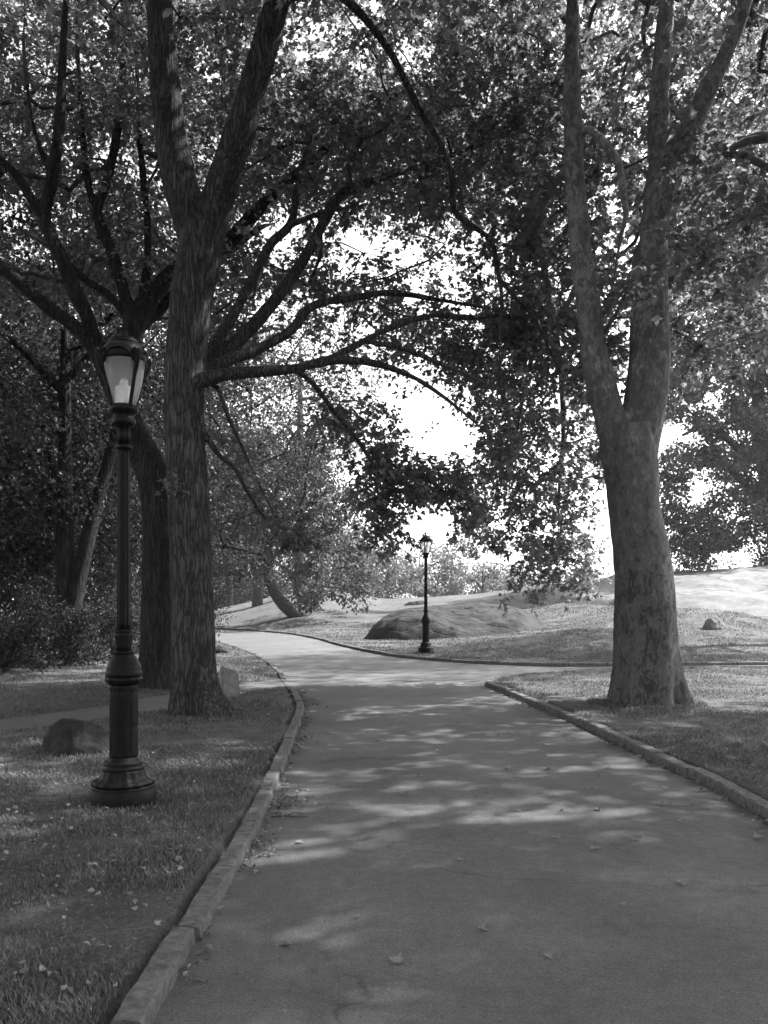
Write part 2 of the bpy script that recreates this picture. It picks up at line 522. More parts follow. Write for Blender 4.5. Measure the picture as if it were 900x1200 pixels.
# ------------------------------------------------------------------ trees
OVAL_V = np.array([(0, 0, 0), (.27, .30, .07), (.24, .66, .08), (0, 1, 0), (-.24, .66, .08), (-.27, .30, .07)])
OVAL_F = [np.array([(0, 1, 2, 3), (0, 3, 4, 5)])]
LOBE_V = np.array([(0, 0, 0), (.30, .0, .03), (.26, .16, .05), (.56, .36, .09), (.27, .44, .05), (.20, .66, .05), (0, 1.0, -.02),
                   (-.20, .66, .05), (-.27, .44, .05), (-.56, .36, .09), (-.26, .16, .05), (-.30, .0, .03)])
LOBE_F = [np.array([(0, 1, 2, 3, 4, 5, 6), (0, 6, 7, 8, 9, 10, 11)])]
DIAM_V = np.array([(0, 0, 0), (.36, .5, .08), (0, 1, 0), (-.36, .5, .08)])
DIAM_F = [np.array([(0, 1, 2), (0, 2, 3)])]
SHAPES = {'oval': (OVAL_V, OVAL_F), 'lobed': (LOBE_V, LOBE_F), 'diamond': (DIAM_V, DIAM_F)}


def unit(a): return a/(np.linalg.norm(a, axis=-1, keepdims=True)+1e-9)


def leaves_mesh(name, pos, axis, nrm, size, shape, mat, parent, origin):
    V, Fs = SHAPES[shape]
    u = unit(axis); n = unit(nrm - u*np.sum(nrm*u, 1)[:, None]); s = np.cross(u, n)
    n_l, k = len(pos), len(V)
    W = pos[:, None, :] + size[:, None, None]*(V[None, :, 0, None]*s[:, None] + V[None, :, 1, None]*u[:, None] + V[None, :, 2, None]*n[:, None])
    off = (np.arange(n_l)*k)[:, None, None]
    fs = [(f[None]+off).reshape(-1, f.shape[1]) for f in Fs]
    return mesh_np(name, W.reshape(-1, 3), fs, mat, parent, False, origin)


class Tree:
    def __init__(s, base):
        s.base = np.asarray(base, float)
        s.P = []; s.par = []; s.R = []; s.att = []; s.limbs = []

    def limb(s, pts, parent=None, attach_from=0.0, step=0.15):
        """pts rows x,y,z,r. returns node ids. hand-placed limb"""
        L = crom(np.asarray(pts, float), step)
        L[:, 3] = np.maximum(L[:, 3], 0.004)
        ids = []
        n = len(L)
        for i, p in enumerate(L):
            s.P.append(p[:3]); s.R.append(p[3]); s.att.append(i/n >= attach_from)
            s.par.append(ids[-1] if ids else (-1 if parent is None else parent)); ids.append(len(s.P)-1)
        s.limbs.append(L)
        return ids

    def near(s, p):
        P = np.array(s.P); return int(np.argmin(((P-np.asarray(p)[:3])**2).sum(1)))

    def grow(s, clumps, rng, up=0.12, seg=0.45, tipr=0.006, expo=0.5):
        s.n_fixed = len(s.P)
        clumps = np.asarray(clumps, float)
        P = np.array(s.P); att = np.array(s.att)
        A = P[att]
        d0 = np.array([np.min(((A-c)**2).sum(1)) for c in clumps])
        s.tips = []; s.kids = [0]*len(s.P)
        NP = np.zeros((len(P)+len(clumps)*40, 3)); NP[:len(P)] = P
        AT = np.zeros(len(NP), bool); AT[:len(P)] = att
        n = len(P)
        for ci in np.argsort(d0):
            c = clumps[ci]
            dd = np.sqrt(((NP[:n]-c)**2).sum(1))
            cost = np.where(AT[:n], dd*(1+0.35*np.clip((NP[:n, 2]-c[2])/(dd+0.1), 0, 1)), 1e9)
            k = int(np.argmin(cost)); p = NP[k]; d = dd[k]
            m = max(1, int(math.ceil(d/seg)))
            ctrl = (p+c)/2 + np.array([0, 0, up*d]) + rng.normal(0, 0.10*d, 3)
            prev = k
            for i in range(1, m+1):
                t = i/m
                q = (1-t)**2*p+2*t*(1-t)*ctrl+t*t*c + (rng.normal(0, 0.03, 3) if i < m else 0)
                if n >= len(NP): break
                NP[n] = q; AT[n] = True
                s.P.append(q); s.par.append(prev); s.R.append(0.0); s.att.append(True)
                prev = n; n += 1
            s.tips.append(prev)
        par = np.array(s.par); cnt = np.zeros(n)
        for t in s.tips: cnt[t] += 1
        for i in range(n-1, -1, -1):
            if par[i] >= 0: cnt[par[i]] += cnt[i]
        s.cnt = cnt
        r = tipr*np.maximum(cnt, 1)**expo
        for i in range(s.n_fixed, n): s.R[i] = r[i]
        for i in range(s.n_fixed, n):           # a grown branch never thicker than what carries it
            if par[i] >= 0: s.R[i] = min(s.R[i], 0.85*max(s.R[par[i]], 0.008) if par[i] < s.n_fixed else s.R[par[i]])

    def branch_chains(s):
        par = s.par; n = len(s.P)
        ch = [[] for _ in range(n)]
        for i in range(s.n_fixed, n):
            if par[i] >= 0: ch[par[i]].append(i)
        out = []
        stack = []
        for i in range(s.n_fixed): stack += [(i, c) for c in ch[i]]
        while stack:
            a, b = stack.pop()
            line = [a, b]
            while ch[b]:
                k = sorted(ch[b], key=lambda c: -s.R[c])
                stack += [(b, c) for c in k[1:]]
                b = k[0]; line.append(b)
            out.append(line)
        return out


def clump_leaves(tr, clumps, rad, n_tw, per, size, rng, droop=0.35, flat=0.75, spread=1.0):
    """leafy sprays round each clump centre: twigs with leaves on both sides"""
    pos, ax, nr, sz, tw = [], [], [], [], []
    for c, r in zip(clumps, rad):
        k = max(3, int(rng.normal(n_tw, n_tw*0.15)))
        dirs = unit(rng.normal(0, 1, (k, 3))*np.array([1, 1, flat]))
        dirs[:, 2] -= droop*rng.uniform(0.2, 1.2, k); dirs = unit(dirs)
        ln = r*rng.uniform(0.55, 1.25, k)*spread
        st = c + rng.normal(0, r*0.18, (k, 3))
        mid = st+dirs*ln[:, None]*0.5+np.array([0, 0, 0.06])*ln[:, None]
        end = st+dirs*ln[:, None]-np.array([0, 0, 0.22])*(ln**1.2)[:, None]*droop
        for i in range(k):
            tw.append((st[i], mid[i], end[i]))
            m = max(2, int(rng.normal(per, per*0.2)))
            t = np.sort(rng.uniform(0.12, 1.02, m))[:, None]
            p = (1-t)**2*st[i]+2*t*(1-t)*mid[i]+t*t*end[i]
            side = unit(np.cross(dirs[i], [0, 0, 1.0]))*np.where(np.arange(m) % 2, 1, -1)[:, None]
            a = unit(side*rng.uniform(.5, 1.1, (m, 1)) + dirs[i]*rng.uniform(.2, 1.0, (m, 1)) + rng.normal(0, .38, (m, 3)) - np.array([0, 0, droop])*rng.uniform(.2, 1.5, (m, 1)))
            pos.append(p + a*0.02 + rng.normal(0, 0.03, (m, 3))); ax.append(a)
            nr.append(np.array([0, 0, 1.0])+rng.normal(0, .55, (m, 3)))
            sz.append(size*np.clip(rng.normal(1, .33, m), .35, 1.7))
    return np.vstack(pos), np.vstack(ax), np.vstack(nr), np.concatenate(sz), tw


def blob_leaves(clumps, rad, per, size, rng, droop=0.3, flat=0.7):
    """far crowns: leaf sprays as single faces filling each clump"""
    k = len(clumps)
    d = unit(rng.normal(0, 1, (k, per, 3))); rr = rng.uniform(0.25, 1.0, (k, per, 1))**0.5
    p = clumps[:, None]+d*rr*rad[:, None, None]*np.array([1, 1, flat])
    a = unit(d*0.6+rng.normal(0, .6, d.shape)-np.array([0, 0, droop]))
    n = d*0.5+np.array([0, 0, 0.8])+rng.normal(0, .5, d.shape)
    sz = size*np.clip(rng.normal(1, .25, (k, per)), .5, 1.6)
    return p.reshape(-1, 3), a.reshape(-1, 3), n.reshape(-1, 3), sz.ravel()


def remeshed(name, mb, vox, mat, parent, origin, lump=0.0, smooth_it=3):
    o = mb.build(name, mat, None, True, None)
    r = o.modifiers.new('r', 'REMESH'); r.mode = 'VOXEL'; r.voxel_size = vox; r.use_smooth_shade = True
    sm = o.modifiers.new('s', 'SMOOTH'); sm.iterations = smooth_it; sm.factor = 0.5
    dg = bpy.context.evaluated_depsgraph_get(); dg.update()
    me = bpy.data.meshes.new_from_object(o.evaluated_get(dg))
    bpy.data.objects.remove(o)
    n = len(me.vertices)
    co = np.zeros(n*3, np.float32); me.vertices.foreach_get('co', co); co = co.reshape(-1, 3)
    if lump:
        nr = np.zeros(n*3, np.float32); me.vertices.foreach_get('normal', nr); nr = nr.reshape(-1, 3)
        d = np.array([noise.noise(Vector((float(x)*3.2, float(y)*3.2, float(z)*1.3)))+0.5*noise.noise(Vector((float(x)*9, float(y)*9, float(z)*4))) for x, y, z in co])
        co = co+nr*(d*lump)[:, None]
    co = co-np.asarray(origin, np.float32)
    me.vertices.foreach_set('co', co.astype(np.float32).ravel()); me.update()
    me.name = name
    if not me.materials: me.materials.append(mat)
    me.polygons.foreach_set('use_smooth', np.full(len(me.polygons), True))
    ob = bpy.data.objects.new(name, me)
    return link(ob, parent)


def root_flare(seed, base_z, nlobe=6, amt=0.35, hgt=0.5):
    rs = random.Random(seed); ph = [rs.uniform(0, 6.28) for _ in range(3)]
    def f(zs):
        def wob(R, ang):
            k = np.exp(-np.maximum(zs-base_z, 0)/hgt)[:, None]
            lob = 0.6*np.cos(nlobe*ang+ph[0])+0.4*np.cos((nlobe-2)*ang+ph[1])+0.35*np.cos(3*ang+ph[2])
            return R*(1+amt*k*lob[None, :])
        return wob
    return f


def px_limb(rows, scale=1.0):
    """rows px,py,Y,radius in pixels -> x,y,z,r in metres"""
    out = []
    for px, py, Y, r in rows:
        p = at(px, py, Y); out.append((p[0], p[1], p[2], r*scale*Y/F))
    return np.array(out)


def sample_region(rng, n, box, Yr, minsp, dens=None, zmin=None, tries=60000):
    """clump centres inside the sight-pyramid box (px0,px1,py0,py1) between depths Yr, spaced"""
    pts = np.zeros((0, 3)); out = []
    cell = {}
    for _ in range(tries):
        if len(out) >= n: break
        Y = (rng.uniform(Yr[0]**3, Yr[1]**3))**(1/3)
        px, py = rng.uniform(box[0], box[1]), rng.uniform(box[2], box[3])
        if dens is not None and rng.uniform() > dens(px, py): continue
        p = at(px, py, Y)
        if zmin is not None and p[2] < zmin: continue
        key = tuple((p//minsp).astype(int)); bad = False
        for dx in (-1, 0, 1):
            for dy in (-1, 0, 1):
                for dz in (-1, 0, 1):
                    for q in cell.get((key[0]+dx, key[1]+dy, key[2]+dz), ()):
                        if ((q-p)**2).sum() < minsp*minsp: bad = True
        if bad: continue
        cell.setdefault(key, []).append(p); out.append(p)
    return np.array(out) if out else np.zeros((0, 3))


def sample_ell(rng, n, c, r, minsp, shell=0.0):
    out = []
    for _ in range(n*60):
        if len(out) >= n: break
        d = unit(rng.normal(0, 1, 3)); q = rng.uniform(shell**3, 1)**(1/3)
        p = np.asarray(c)+d*q*np.asarray(r)
        if all(((o_-p)**2).sum() > minsp*minsp for o_ in out): out.append(p)
    return np.array(out)


def finish_tree(tr, root, base, mats, mb_trunk, vox, leaf, clumps, rng, lump, twig_r=0.004, smooth_it=3):
    bark, twig, leafm = mats
    remeshed('trunk', mb_trunk, vox, bark, root, base, lump, smooth_it)
    mb = MB()
    R = np.array(tr.R); P = np.array(tr.P)
    for line in tr.branch_chains():
        r = R[line].copy(); r[0] = r[1]*1.15
        V, q, t = tube(P[line], r, 6 if r.max() > 0.02 else 4, cap=False)
        mb.add(V, q)
    pos, ax, nr, sz, tw = leaf['data']
    for a, b_, c in tw:
        V, q, t = tube([a, b_, c], [twig_r, twig_r*0.8, twig_r*0.45], 3, cap=False); mb.add(V, q)
    if mb.n: mb.build('branches', twig, root, True, base)
    leaves_mesh('crown', pos, ax, nr, sz, leaf['shape'], leafm, root, base)


# ---- the furrowed tree beside the lamp
rng = np.random.default_rng(11)
Y1 = 11.3
b1 = np.array([at(233, 838, Y1)[0], Y1, 0.0]); b1[2] = gz1(b1[0], b1[1])
t1 = Tree(b1)
main1 = px_limb([(236, 852, Y1, 40), (235, 838, Y1, 37), (232, 822, Y1, 33), (229, 800, Y1, 29), (227, 770, Y1, 26.5), (225, 700, Y1, 25), (222, 600, Y1, 24), (217, 520, Y1, 23.5), (216, 450, Y1, 23.5),
                 (223, 360, Y1, 24), (233, 305, Y1, 25), (238, 268, Y1, 26)])
i_main = t1.limb(main1, None, 2.0)
lims = []
LIMB = 1.0
def L1(rows, parent_px=None, af=0.25, tr=t1, store=lims):
    pts = px_limb(rows, LIMB)
    dv = pts[-1, :3]-pts[-2, :3]; dv = dv/np.linalg.norm(dv)
    ext = pts[-1].copy(); ext[:3] += dv*(.7 if af < 1.5 else .06)+(np.array([.05, .1, -.08]) if af < 1.5 else 0); ext[3] = .004 if af < 1.5 else pts[-1, 3]*.5; pts = np.vstack([pts, ext])
    par = tr.near(pts[0])
    ids = tr.limb(pts, par, af); store.append(tr.limbs[-1]); return ids
L1([(230, 290, 11.3, 19), (218, 240, 11.3, 21), (208, 200, 11.3, 20.5), (199, 150, 11.3, 18.5), (192, 80, 11.2, 17), (186, 0, 11.1, 15), (176, -120, 11.0, 12), (160, -240, 10.8, 7), (150, -330, 10.7, 3)], af=.55)
L1([(241, 290, 11.3, 20), (254, 235, 11.2, 19), (265, 200, 11.1, 19), (282, 150, 11.0, 18), (303, 80, 10.9, 16), (325, 0, 10.8, 14), (350, -110, 10.6, 10.5), (375, -230, 10.5, 6), (385, -310, 10.4, 3)], af=.5)
LIMB = .72
L1([(222, 452, 11.2, 14), (255, 440, 11.1, 11), (300, 436, 11.1, 9), (345, 432, 11.2, 8), (385, 423, 11.3, 7), (435, 425, 11.5, 6), (480, 440, 11.7, 4.5), (510, 458, 11.9, 3.5), (545, 485, 12.2, 2.2)], af=.35)
L1([(372, 427, 11.25, 6.5), (400, 414, 11.4, 6), (430, 398, 11.6, 5.5), (467, 380, 11.9, 5.5), (507, 370, 12.3, 5), (550, 372, 12.8, 4.2), (590, 370, 13.3, 3.5), (645, 380, 14.0, 2.6), (680, 400, 14.4, 2)], af=.3)
L1([(425, 400, 11.6, 4), (470, 408, 11.4, 4), (520, 428, 11.4, 3.5), (560, 445, 11.5, 2)], af=.3)
L1([(224, 450, 11.4, 14), (262, 425, 11.6, 11), (300, 410, 11.8, 9), (340, 388, 12, 8), (367, 358, 12.2, 7), (410, 350, 12.5, 6), (457, 343, 12.8, 5.5), (517, 352, 13.2, 4), (575, 362, 13.7, 2.5)], af=.35)
L1([(226, 445, 11.5, 15), (262, 415, 12, 12), (300, 378, 12.5, 11), (335, 335, 13, 10), (360, 297, 13.4, 9), (382, 255, 13.8, 8.5), (400, 228, 14, 8), (435, 213, 14.3, 7), (473, 200, 14.7, 5.5), (517, 187, 15.1, 4.5), (585, 160, 15.6, 3)], af=.4)
L1([(228, 436, 11.6, 11), (270, 375, 12.3, 9), (298, 322, 13, 8), (318, 285, 13.4, 7.5), (340, 263, 13.7, 7), (348, 225, 14, 5.5), (356, 190, 14.3, 4.2), (372, 140, 14.7, 3)], af=.4)
L1([(340, 263, 13.7, 6), (360, 256, 13.7, 5), (385, 247, 13.8, 4)], af=.9)
L1([(325, 0, 10.8, 9), (390, -10, 11, 7.5), (450, 50, 11.3, 6.5), (490, 125, 11.6, 5.8), (512, 160, 11.8, 5.5), (530, 205, 11.9, 5.2), (532, 245, 12, 5), (552, 264, 12.1, 4.8), (575, 282, 12.2, 4.4), (584, 320, 12.3, 4), (588, 350, 12.4, 3), (586, 380, 12.5, 2)], af=.3)
L1([(584, 325, 12.3, 3.5), (605, 350, 12.6, 3), (625, 372, 12.9, 3), (637, 395, 13.1, 2.2)], af=.3)
L1([(345, 432, 11.2, 6), (367, 450, 11.4, 5), (390, 480, 11.7, 4.8), (413, 507, 12.0, 4.2), (435, 540, 12.4, 3.6), (452, 562, 12.7, 2.6)], af=.25)
L1([(232, 440, 11.2, 6), (255, 455, 11.3, 4), (268, 490, 11.5, 3.5), (282, 520, 11.8, 2.5), (300, 560, 12.2, 1.8)], af=.3)
L1([(235, 500, 11.2, 6), (258, 535, 11.3, 4), (275, 548, 11.6, 3.5), (292, 580, 12, 3), (312, 610, 12.6, 2)], af=.3)


def lean(img_blobs, lo):
    """density with thin places: rows (px,py,rx,ry,density)"""
    def f(px, py):
        d = 1.0
        for x, y, rx, ry, v in img_blobs:
            k = ((px-x)/rx)**2+((py-y)/ry)**2
            if k < 1.6: d = min(d, v)
        return d*lo
    return f


thin = [(400, 275, 110, 38, .06), (315, 290, 40, 60, .15), (530, 310, 60, 60, .15), (375, 395, 60, 28, .05), (300, 345, 40, 45, .3), (470, 445, 60, 25, .2), (250, 330, 30, 60, .25), (345, 170, 40, 25, .4)]
notlamp = lambda x, y: not (448 < x < 545 and y > 582)
cl1 = np.vstack([
    sample_region(rng, 270, (250, 640, 120, 420), (13.4, 18.5), .60, lean(thin, .85)),
    sample_region(rng, 170, (120, 640, -40, 150), (12.5, 18), .62),
    sample_region(rng, 260, (60, 640, -420, -40), (7.5, 16), .75),
    sample_region(np.random.default_rng(7), 70, (420, 565, 520, 660), (12.4, 14.2), .27, lambda x, y: 1.0 if ((x-492)/70)**2+((y-580)/74)**2 < 1 and not (x > 470 and y < 545) and notlamp(x, y) else 0),
    sample_region(np.random.default_rng(8), 30, (370, 500, 455, 560), (12.4, 14.4), .36, lambda x, y: 1.0 if abs((y-440)-(x-360)*1.0) < 55 else 0),
    sample_region(rng, 26, (520, 720, 370, 470), (13.2, 16), .5),
    sample_region(rng, 16, (245, 330, 450, 620), (11.8, 13.5), .5, lambda x, y: .9 if x < 250+(y-440)*.45 else 0),
])
t1.grow(cl1, rng)
root1 = empty('shade_tree', b1)
tag(root1, 'big dark tree with deeply furrowed bark and long branches arching over the path', 'tree')
mb = MB()
zs = crom(main1, 0.1)[:, 2]
P1 = crom(main1, 0.1)
V, q, t = tube(P1[:, :3], P1[:, 3], 40, True, root_flare(3, b1[2], 6, .34, .40)(P1[:, 2])); mb.add(V, q, t)
for L in lims:
    k = L[:, 3] > 0.028
    if k.sum() < 3: k = np.arange(len(L)) < 3
    j = np.nonzero(k)[0].max()+1
    V, q, t = tube(L[:j, :3], L[:j, 3], 14, True); mb.add(V, q, t)
ends1 = np.array([L[-1, :3]+rng.normal(0, .2, 3) for L in lims for _ in (0, 1)])
hang1 = (HORIZON-(cl1[:, 2]-EYE)/cl1[:, 1]*F > 440)
rd1 = np.where(hang1, rng.uniform(.26, .5, len(cl1)), rng.uniform(.45, .8, len(cl1)))
cla = np.vstack([cl1[~hang1], ends1]); da = clump_leaves(t1, cla, np.concatenate([rd1[~hang1], np.full(len(ends1), .5)]), 9, 19, .078, rng, .4)
db = clump_leaves(t1, cl1[hang1], rd1[hang1], 7, 12, .072, rng, .5)
data = [np.concatenate([da[k], db[k]]) for k in range(4)]+[da[4]+db[4]]
# thin ends of hand-placed limbs go with the branches
def thin_ends(tr, lims, thr=0.028):
    out = []
    for L in lims:
        k = np.nonzero(L[:, 3] <= thr)[0]
        if len(k) > 0:
            a = max(0, k.min()-3); out.append(L[a:])
    return out


def build_branches(tr, root, base, twigm, tw, ends, twig_r):
    mb = MB(); R = np.array(tr.R); P = np.array(tr.P)
    for L in ends:
        V, q, t = tube(L[:, :3], L[:, 3], 8, cap=False); mb.add(V, q)
    for line in tr.branch_chains():
        r = R[line].copy(); r[0] = r[1]*1.1
        V, q, t = tube(P[line], r, 6 if r.max() > 0.02 else 4, cap=False); mb.add(V, q)
    for a, b_, c in tw:
        V, q, t = tube([a, b_, c], [twig_r, twig_r*.8, twig_r*.4], 3, cap=False); mb.add(V, q)
    return mb.build('branches', twigm, root, True, base)


remeshed('trunk', mb, 0.022, M['bark_ridged'], root1, b1, 0.012)
build_branches(t1, root1, b1, M['twig'], data[4], thin_ends(t1, lims), .004)
# a leafy tuft sprouting from the trunk belongs to the crown too
cT = np.array([at(196, 560, 10.95), at(205, 566, 10.95)])
d2 = clump_leaves(None, cT, np.array([.2, .16]), 10, 9, .055, rng, .6)
data = [np.concatenate([data[k], d2[k]]) for k in range(4)]
leaves_mesh('crown', *data[:4], 'lobed', M['leaf_oak'], root1, b1)

# ---- the second trunk behind it
rng = np.random.default_rng(12)
Y2 = 15.0
b2 = np.array([at(186, 806, Y2)[0], Y2, 0.0]); b2[2] = gz1(b2[0], b2[1])
t2 = Tree(b2); lims2 = []
main2 = px_limb([(184, 815, Y2, 27), (184, 795, Y2, 25), (186, 760, Y2, 22), (187, 700, Y2, 21), (188, 640, Y2, 20.5), (187, 600, Y2, 20), (177, 550, Y2, 19), (158, 512, Y2, 17.5), (143, 475, Y2, 16)])
t2.limb(main2, None, 2.0)
LIMB = .9
def L2(rows, af=.3): return L1(rows, None, af, t2, lims2)
L2([(146, 485, 15, 13), (130, 450, 14.8, 12), (115, 415, 14.7, 11), (90, 385, 14.5, 9.5), (50, 355, 14.3, 8.5), (0, 312, 14, 7.5), (-60, 270, 13.7, 6), (-120, 240, 13.4, 3)], .5)
L2([(116, 418, 14.7, 9), (104, 375, 14.7, 9.5), (90, 345, 14.6, 9.5), (75, 310, 14.5, 9), (57, 270, 14.4, 8.5), (52, 252, 14.4, 8.5), (60, 215, 14.3, 8), (66, 180, 14.2, 7.5), (70, 140, 14.1, 7), (74, 60, 14, 5.5), (80, -40, 13.9, 3)], .5)
L2([(53, 258, 14.4, 7), (38, 235, 14.3, 6.5), (20, 207, 14.2, 6), (0, 187, 14.1, 5), (-45, 150, 13.9, 3)], .3)
L2([(58, 200, 14.25, 5), (46, 170, 14.2, 4), (36, 130, 14.1, 3.4), (28, 60, 14, 2.4)], .3)
L2([(146, 480, 15.1, 14), (148, 440, 15.2, 13), (152, 400, 15.2, 12), (153, 378, 15.2, 11), (146, 345, 15.3, 8), (133, 300, 15.4, 7.5), (117, 262, 15.5, 7), (114, 247, 15.5, 6.5), (127, 205, 15.6, 6), (138, 150, 15.7, 5.5), (144, 80, 15.8, 4), (150, -20, 15.9, 2.5)], .5)
L2([(115, 252, 15.5, 5.5), (104, 218, 15.5, 4.8), (98, 175, 15.5, 4.2), (94, 110, 15.5, 3), (90, 30, 15.5, 2)], .3)
L2([(155, 375, 15.3, 8), (170, 335, 15.5, 6), (173, 270, 15.8, 5), (167, 200, 16, 4.2), (163, 150, 16.1, 3.6), (160, 60, 16.2, 2.5)], .4)
L2([(150, 375, 15.2, 6), (130, 348, 15.1, 5.2), (100, 328, 15, 5), (78, 306, 14.8, 4), (50, 285, 14.7, 2.5)], .4)
L2([(154, 390, 15.3, 12), (176, 352, 15.5, 11), (205, 318, 15.6, 11), (257, 293, 15.6, 10.5), (300, 248, 15.6, 9), (335, 215, 15.6, 7), (365, 188, 15.6, 5.5), (400, 160, 15.7, 5), (440, 130, 15.8, 4), (500, 90, 16, 2.5)], .55)
L2([(157, 388, 15.4, 10), (180, 368, 15.8, 9), (205, 345, 16.2, 8), (250, 310, 17, 6.5), (300, 270, 18, 4)], .5)
thin2 = [(25, 270, 50, 50, .15), (35, 310, 45, 22, .05), (140, 190, 18, 30, .2), (195, 260, 16, 50, .25), (150, 165, 40, 30, .4), (60, 165, 14, 30, .3), (105, 245, 18, 35, .4), (120, 380, 60, 40, .4)]
cl2 = np.vstack([
    sample_region(rng, 350, (-150, 235, 120, 340), (15.4, 21), .6, lean(thin2, .9)),
    sample_region(rng, 190, (-150, 240, -40, 140), (14.5, 20), .6),
    sample_region(rng, 230, (-320, 330, -330, -40), (8.5, 18.5), .9),
    sample_ell(rng, 100, (.5, 21.5, 13), (4.5, 3, 1.8), .8),
    sample_region(rng, 70, (250, 520, 100, 240), (16, 20), .7, lambda x, y: .8 if y < 330-(x-250)*.5 else .2),
])
t2.grow(cl2, rng)
root2 = empty('shade_tree', b2)
tag(root2, 'dark leaning tree right behind the furrowed trunk, its limbs fanning out above the lamp', 'tree')
mb = MB(); P1 = crom(main2, 0.1)
V, q, t = tube(P1[:, :3], P1[:, 3], 36, True, root_flare(5, b2[2], 5, .25, .35)(P1[:, 2])); mb.add(V, q, t)
for L in lims2:
    k = np.nonzero(L[:, 3] > 0.035)[0]; j = max(3, k.max()+1 if len(k) else 3)
    V, q, t = tube(L[:j, :3], L[:j, 3], 12, True); mb.add(V, q, t)
data = clump_leaves(t2, cl2, rng.uniform(.5, .9, len(cl2)), 9, 18, .092, rng, .35)
remeshed('trunk', mb, 0.028, M['bark_rear'], root2, b2, 0.015)
build_branches(t2, root2, b2, M['twig'], data[4], thin_ends(t2, lims2, .035), .0045)
leaves_mesh('crown', *data[:4], 'oval', M['leaf_oak'], root2, b2)

# ---- the plane tree on the right
rng = np.random.default_rng(13)
Y3 = 12.7
b3 = np.array([at(757, 825, Y3)[0], Y3, 0.0]); b3[2] = gz1(b3[0], b3[1])
t3 = Tree(b3); lims3 = []
main3 = px_limb([(757, 840, Y3, 44), (757, 820, Y3, 42), (757, 800, Y3, 39), (757, 770, Y3, 36.5), (756, 730, Y3, 35), (755, 690, Y3, 34), (750, 640, Y3, 31.5), (744, 600, Y3, 29.5), (740, 560, Y3, 30), (736, 525, Y3, 32), (734, 500, Y3, 30)])
t3.limb(main3, None, 2.0)
LIMB = 1.0
def L3(rows, af=.3): return L1(rows, None, af, t3, lims3)
L3([(726, 545, 12.7, 18), (720, 510, 12.7, 19), (711, 478, 12.65, 18), (703, 445, 12.6, 17), (694, 400, 12.5, 15), (688, 350, 12.4, 14), (682, 310, 12.35, 13.5), (677, 255, 12.3, 12.5), (673, 200, 12.2, 11.5), (672, 150, 12.1, 11), (670, 80, 12, 9.5), (672, 0, 11.9, 8), (676, -100, 11.8, 6), (682, -200, 11.7, 3)], .6)
L3([(746, 530, 12.7, 24), (755, 480, 12.7, 25), (760, 440, 12.7, 25), (761, 400, 12.7, 23), (762, 350, 12.7, 20), (765, 300, 12.7, 17.5), (769, 250, 12.7, 17), (776, 210, 12.7, 18), (781, 190, 12.7, 17)], .9)
L3([(776, 212, 12.7, 14), (773, 180, 12.7, 13), (772, 150, 12.7, 12.5), (775, 80, 12.6, 11), (782, 0, 12.5, 9), (790, -90, 12.4, 7), (796, -200, 12.2, 3)], .45)
L3([(782, 205, 12.7, 14), (795, 178, 12.6, 13.5), (810, 148, 12.5, 13), (832, 100, 12.4, 11), (860, 40, 12.2, 9), (885, -40, 12, 7), (910, -150, 11.7, 3)], .4)
L3([(785, 210, 12.7, 10), (803, 192, 12.5, 9.5), (825, 180, 12.3, 9), (850, 172, 12.1, 8), (880, 163, 11.9, 7), (915, 158, 11.7, 6), (970, 150, 11.4, 4), (1030, 150, 11.1, 2)], .4)
L3([(676, 158, 12.1, 6), (690, 152, 12, 5), (708, 168, 11.8, 4.4), (724, 190, 11.7, 4.2), (731, 230, 11.6, 3.6), (733, 255, 11.5, 3), (727, 280, 11.4, 2)], .4)
L3([(681, 330, 12.4, 5), (668, 350, 12.9, 4), (655, 372, 13.6, 4), (637, 390, 14.4, 3.6), (620, 430, 15.0, 3), (610, 480, 15.4, 2.4), (600, 540, 15.7, 1.6)], .25)
L3([(672, 190, 12.2, 6), (650, 215, 13, 5), (632, 260, 13.8, 4.4), (640, 330, 14.8, 4), (655, 420, 15.5, 3.6), (660, 500, 15.9, 2.8), (655, 580, 16.1, 1.8)], .3)
L3([(754, 350, 12.5, 7), (744, 338, 12.3, 5.5), (741, 326, 12.2, 4)], 2.0)
L3([(750, 318, 12.6, 6), (746, 306, 12.4, 5.5), (748, 292, 12.35, 3)], 2.0)
L3([(752, 318, 12.4, 8), (741, 322, 12.2, 6)], 2.0)
thin3 = [(812, 235, 34, 34, .05), (850, 290, 30, 32, .15), (885, 240, 30, 40, .3), (722, 300, 20, 40, .35), (745, 390, 20, 25, .3), (655, 310, 30, 40, .5), (835, 170, 80, 22, .25), (640, 290, 50, 50, .5)]
def offview(p): return (p[:, 0]/p[:, 1]*F+450 > 935) | (HORIZON-(p[:, 2]-EYE)/p[:, 1]*F < -30) | (p[:, 1] < 2)
hi3 = np.vstack([sample_ell(rng, 640, (7.0, 11.0, 10.5), (7.5, 7.0, 4.2), .65), sample_ell(rng, 200, (3.0, 7.0, 11.5), (6, 5, 2.6), .74)])
hi3 = hi3[offview(hi3)]
cl3 = np.vstack([
    sample_region(rng, 150, (590, 905, 140, 420), (12.9, 18.5), .6, lean(thin3, .9)),
    sample_region(rng, 18, (800, 920, 150, 330), (10.4, 12.5), .6, lean(thin3, .7)),
    sample_region(rng, 130, (520, 940, -30, 140), (12.8, 18), .66, lean(thin3, .9)),
    sample_region(np.random.default_rng(5), 140, (560, 716, 430, 690), (14.4, 17.4), .36,
                  lambda x, y: 1.0 if y < 655+30*math.sin(x*.05) and not (x > 690 and 560 < y < 640) else 0),
    sample_region(np.random.default_rng(6), 16, (590, 690, 640, 690), (15, 16.5), .36),
    hi3,
    sample_ell(rng, 70, (6.0, 19.5, 12.2), (4.5, 4.0, 2.6), .85),
])
t3.grow(cl3, rng)
root3 = empty('plane_tree', b3)
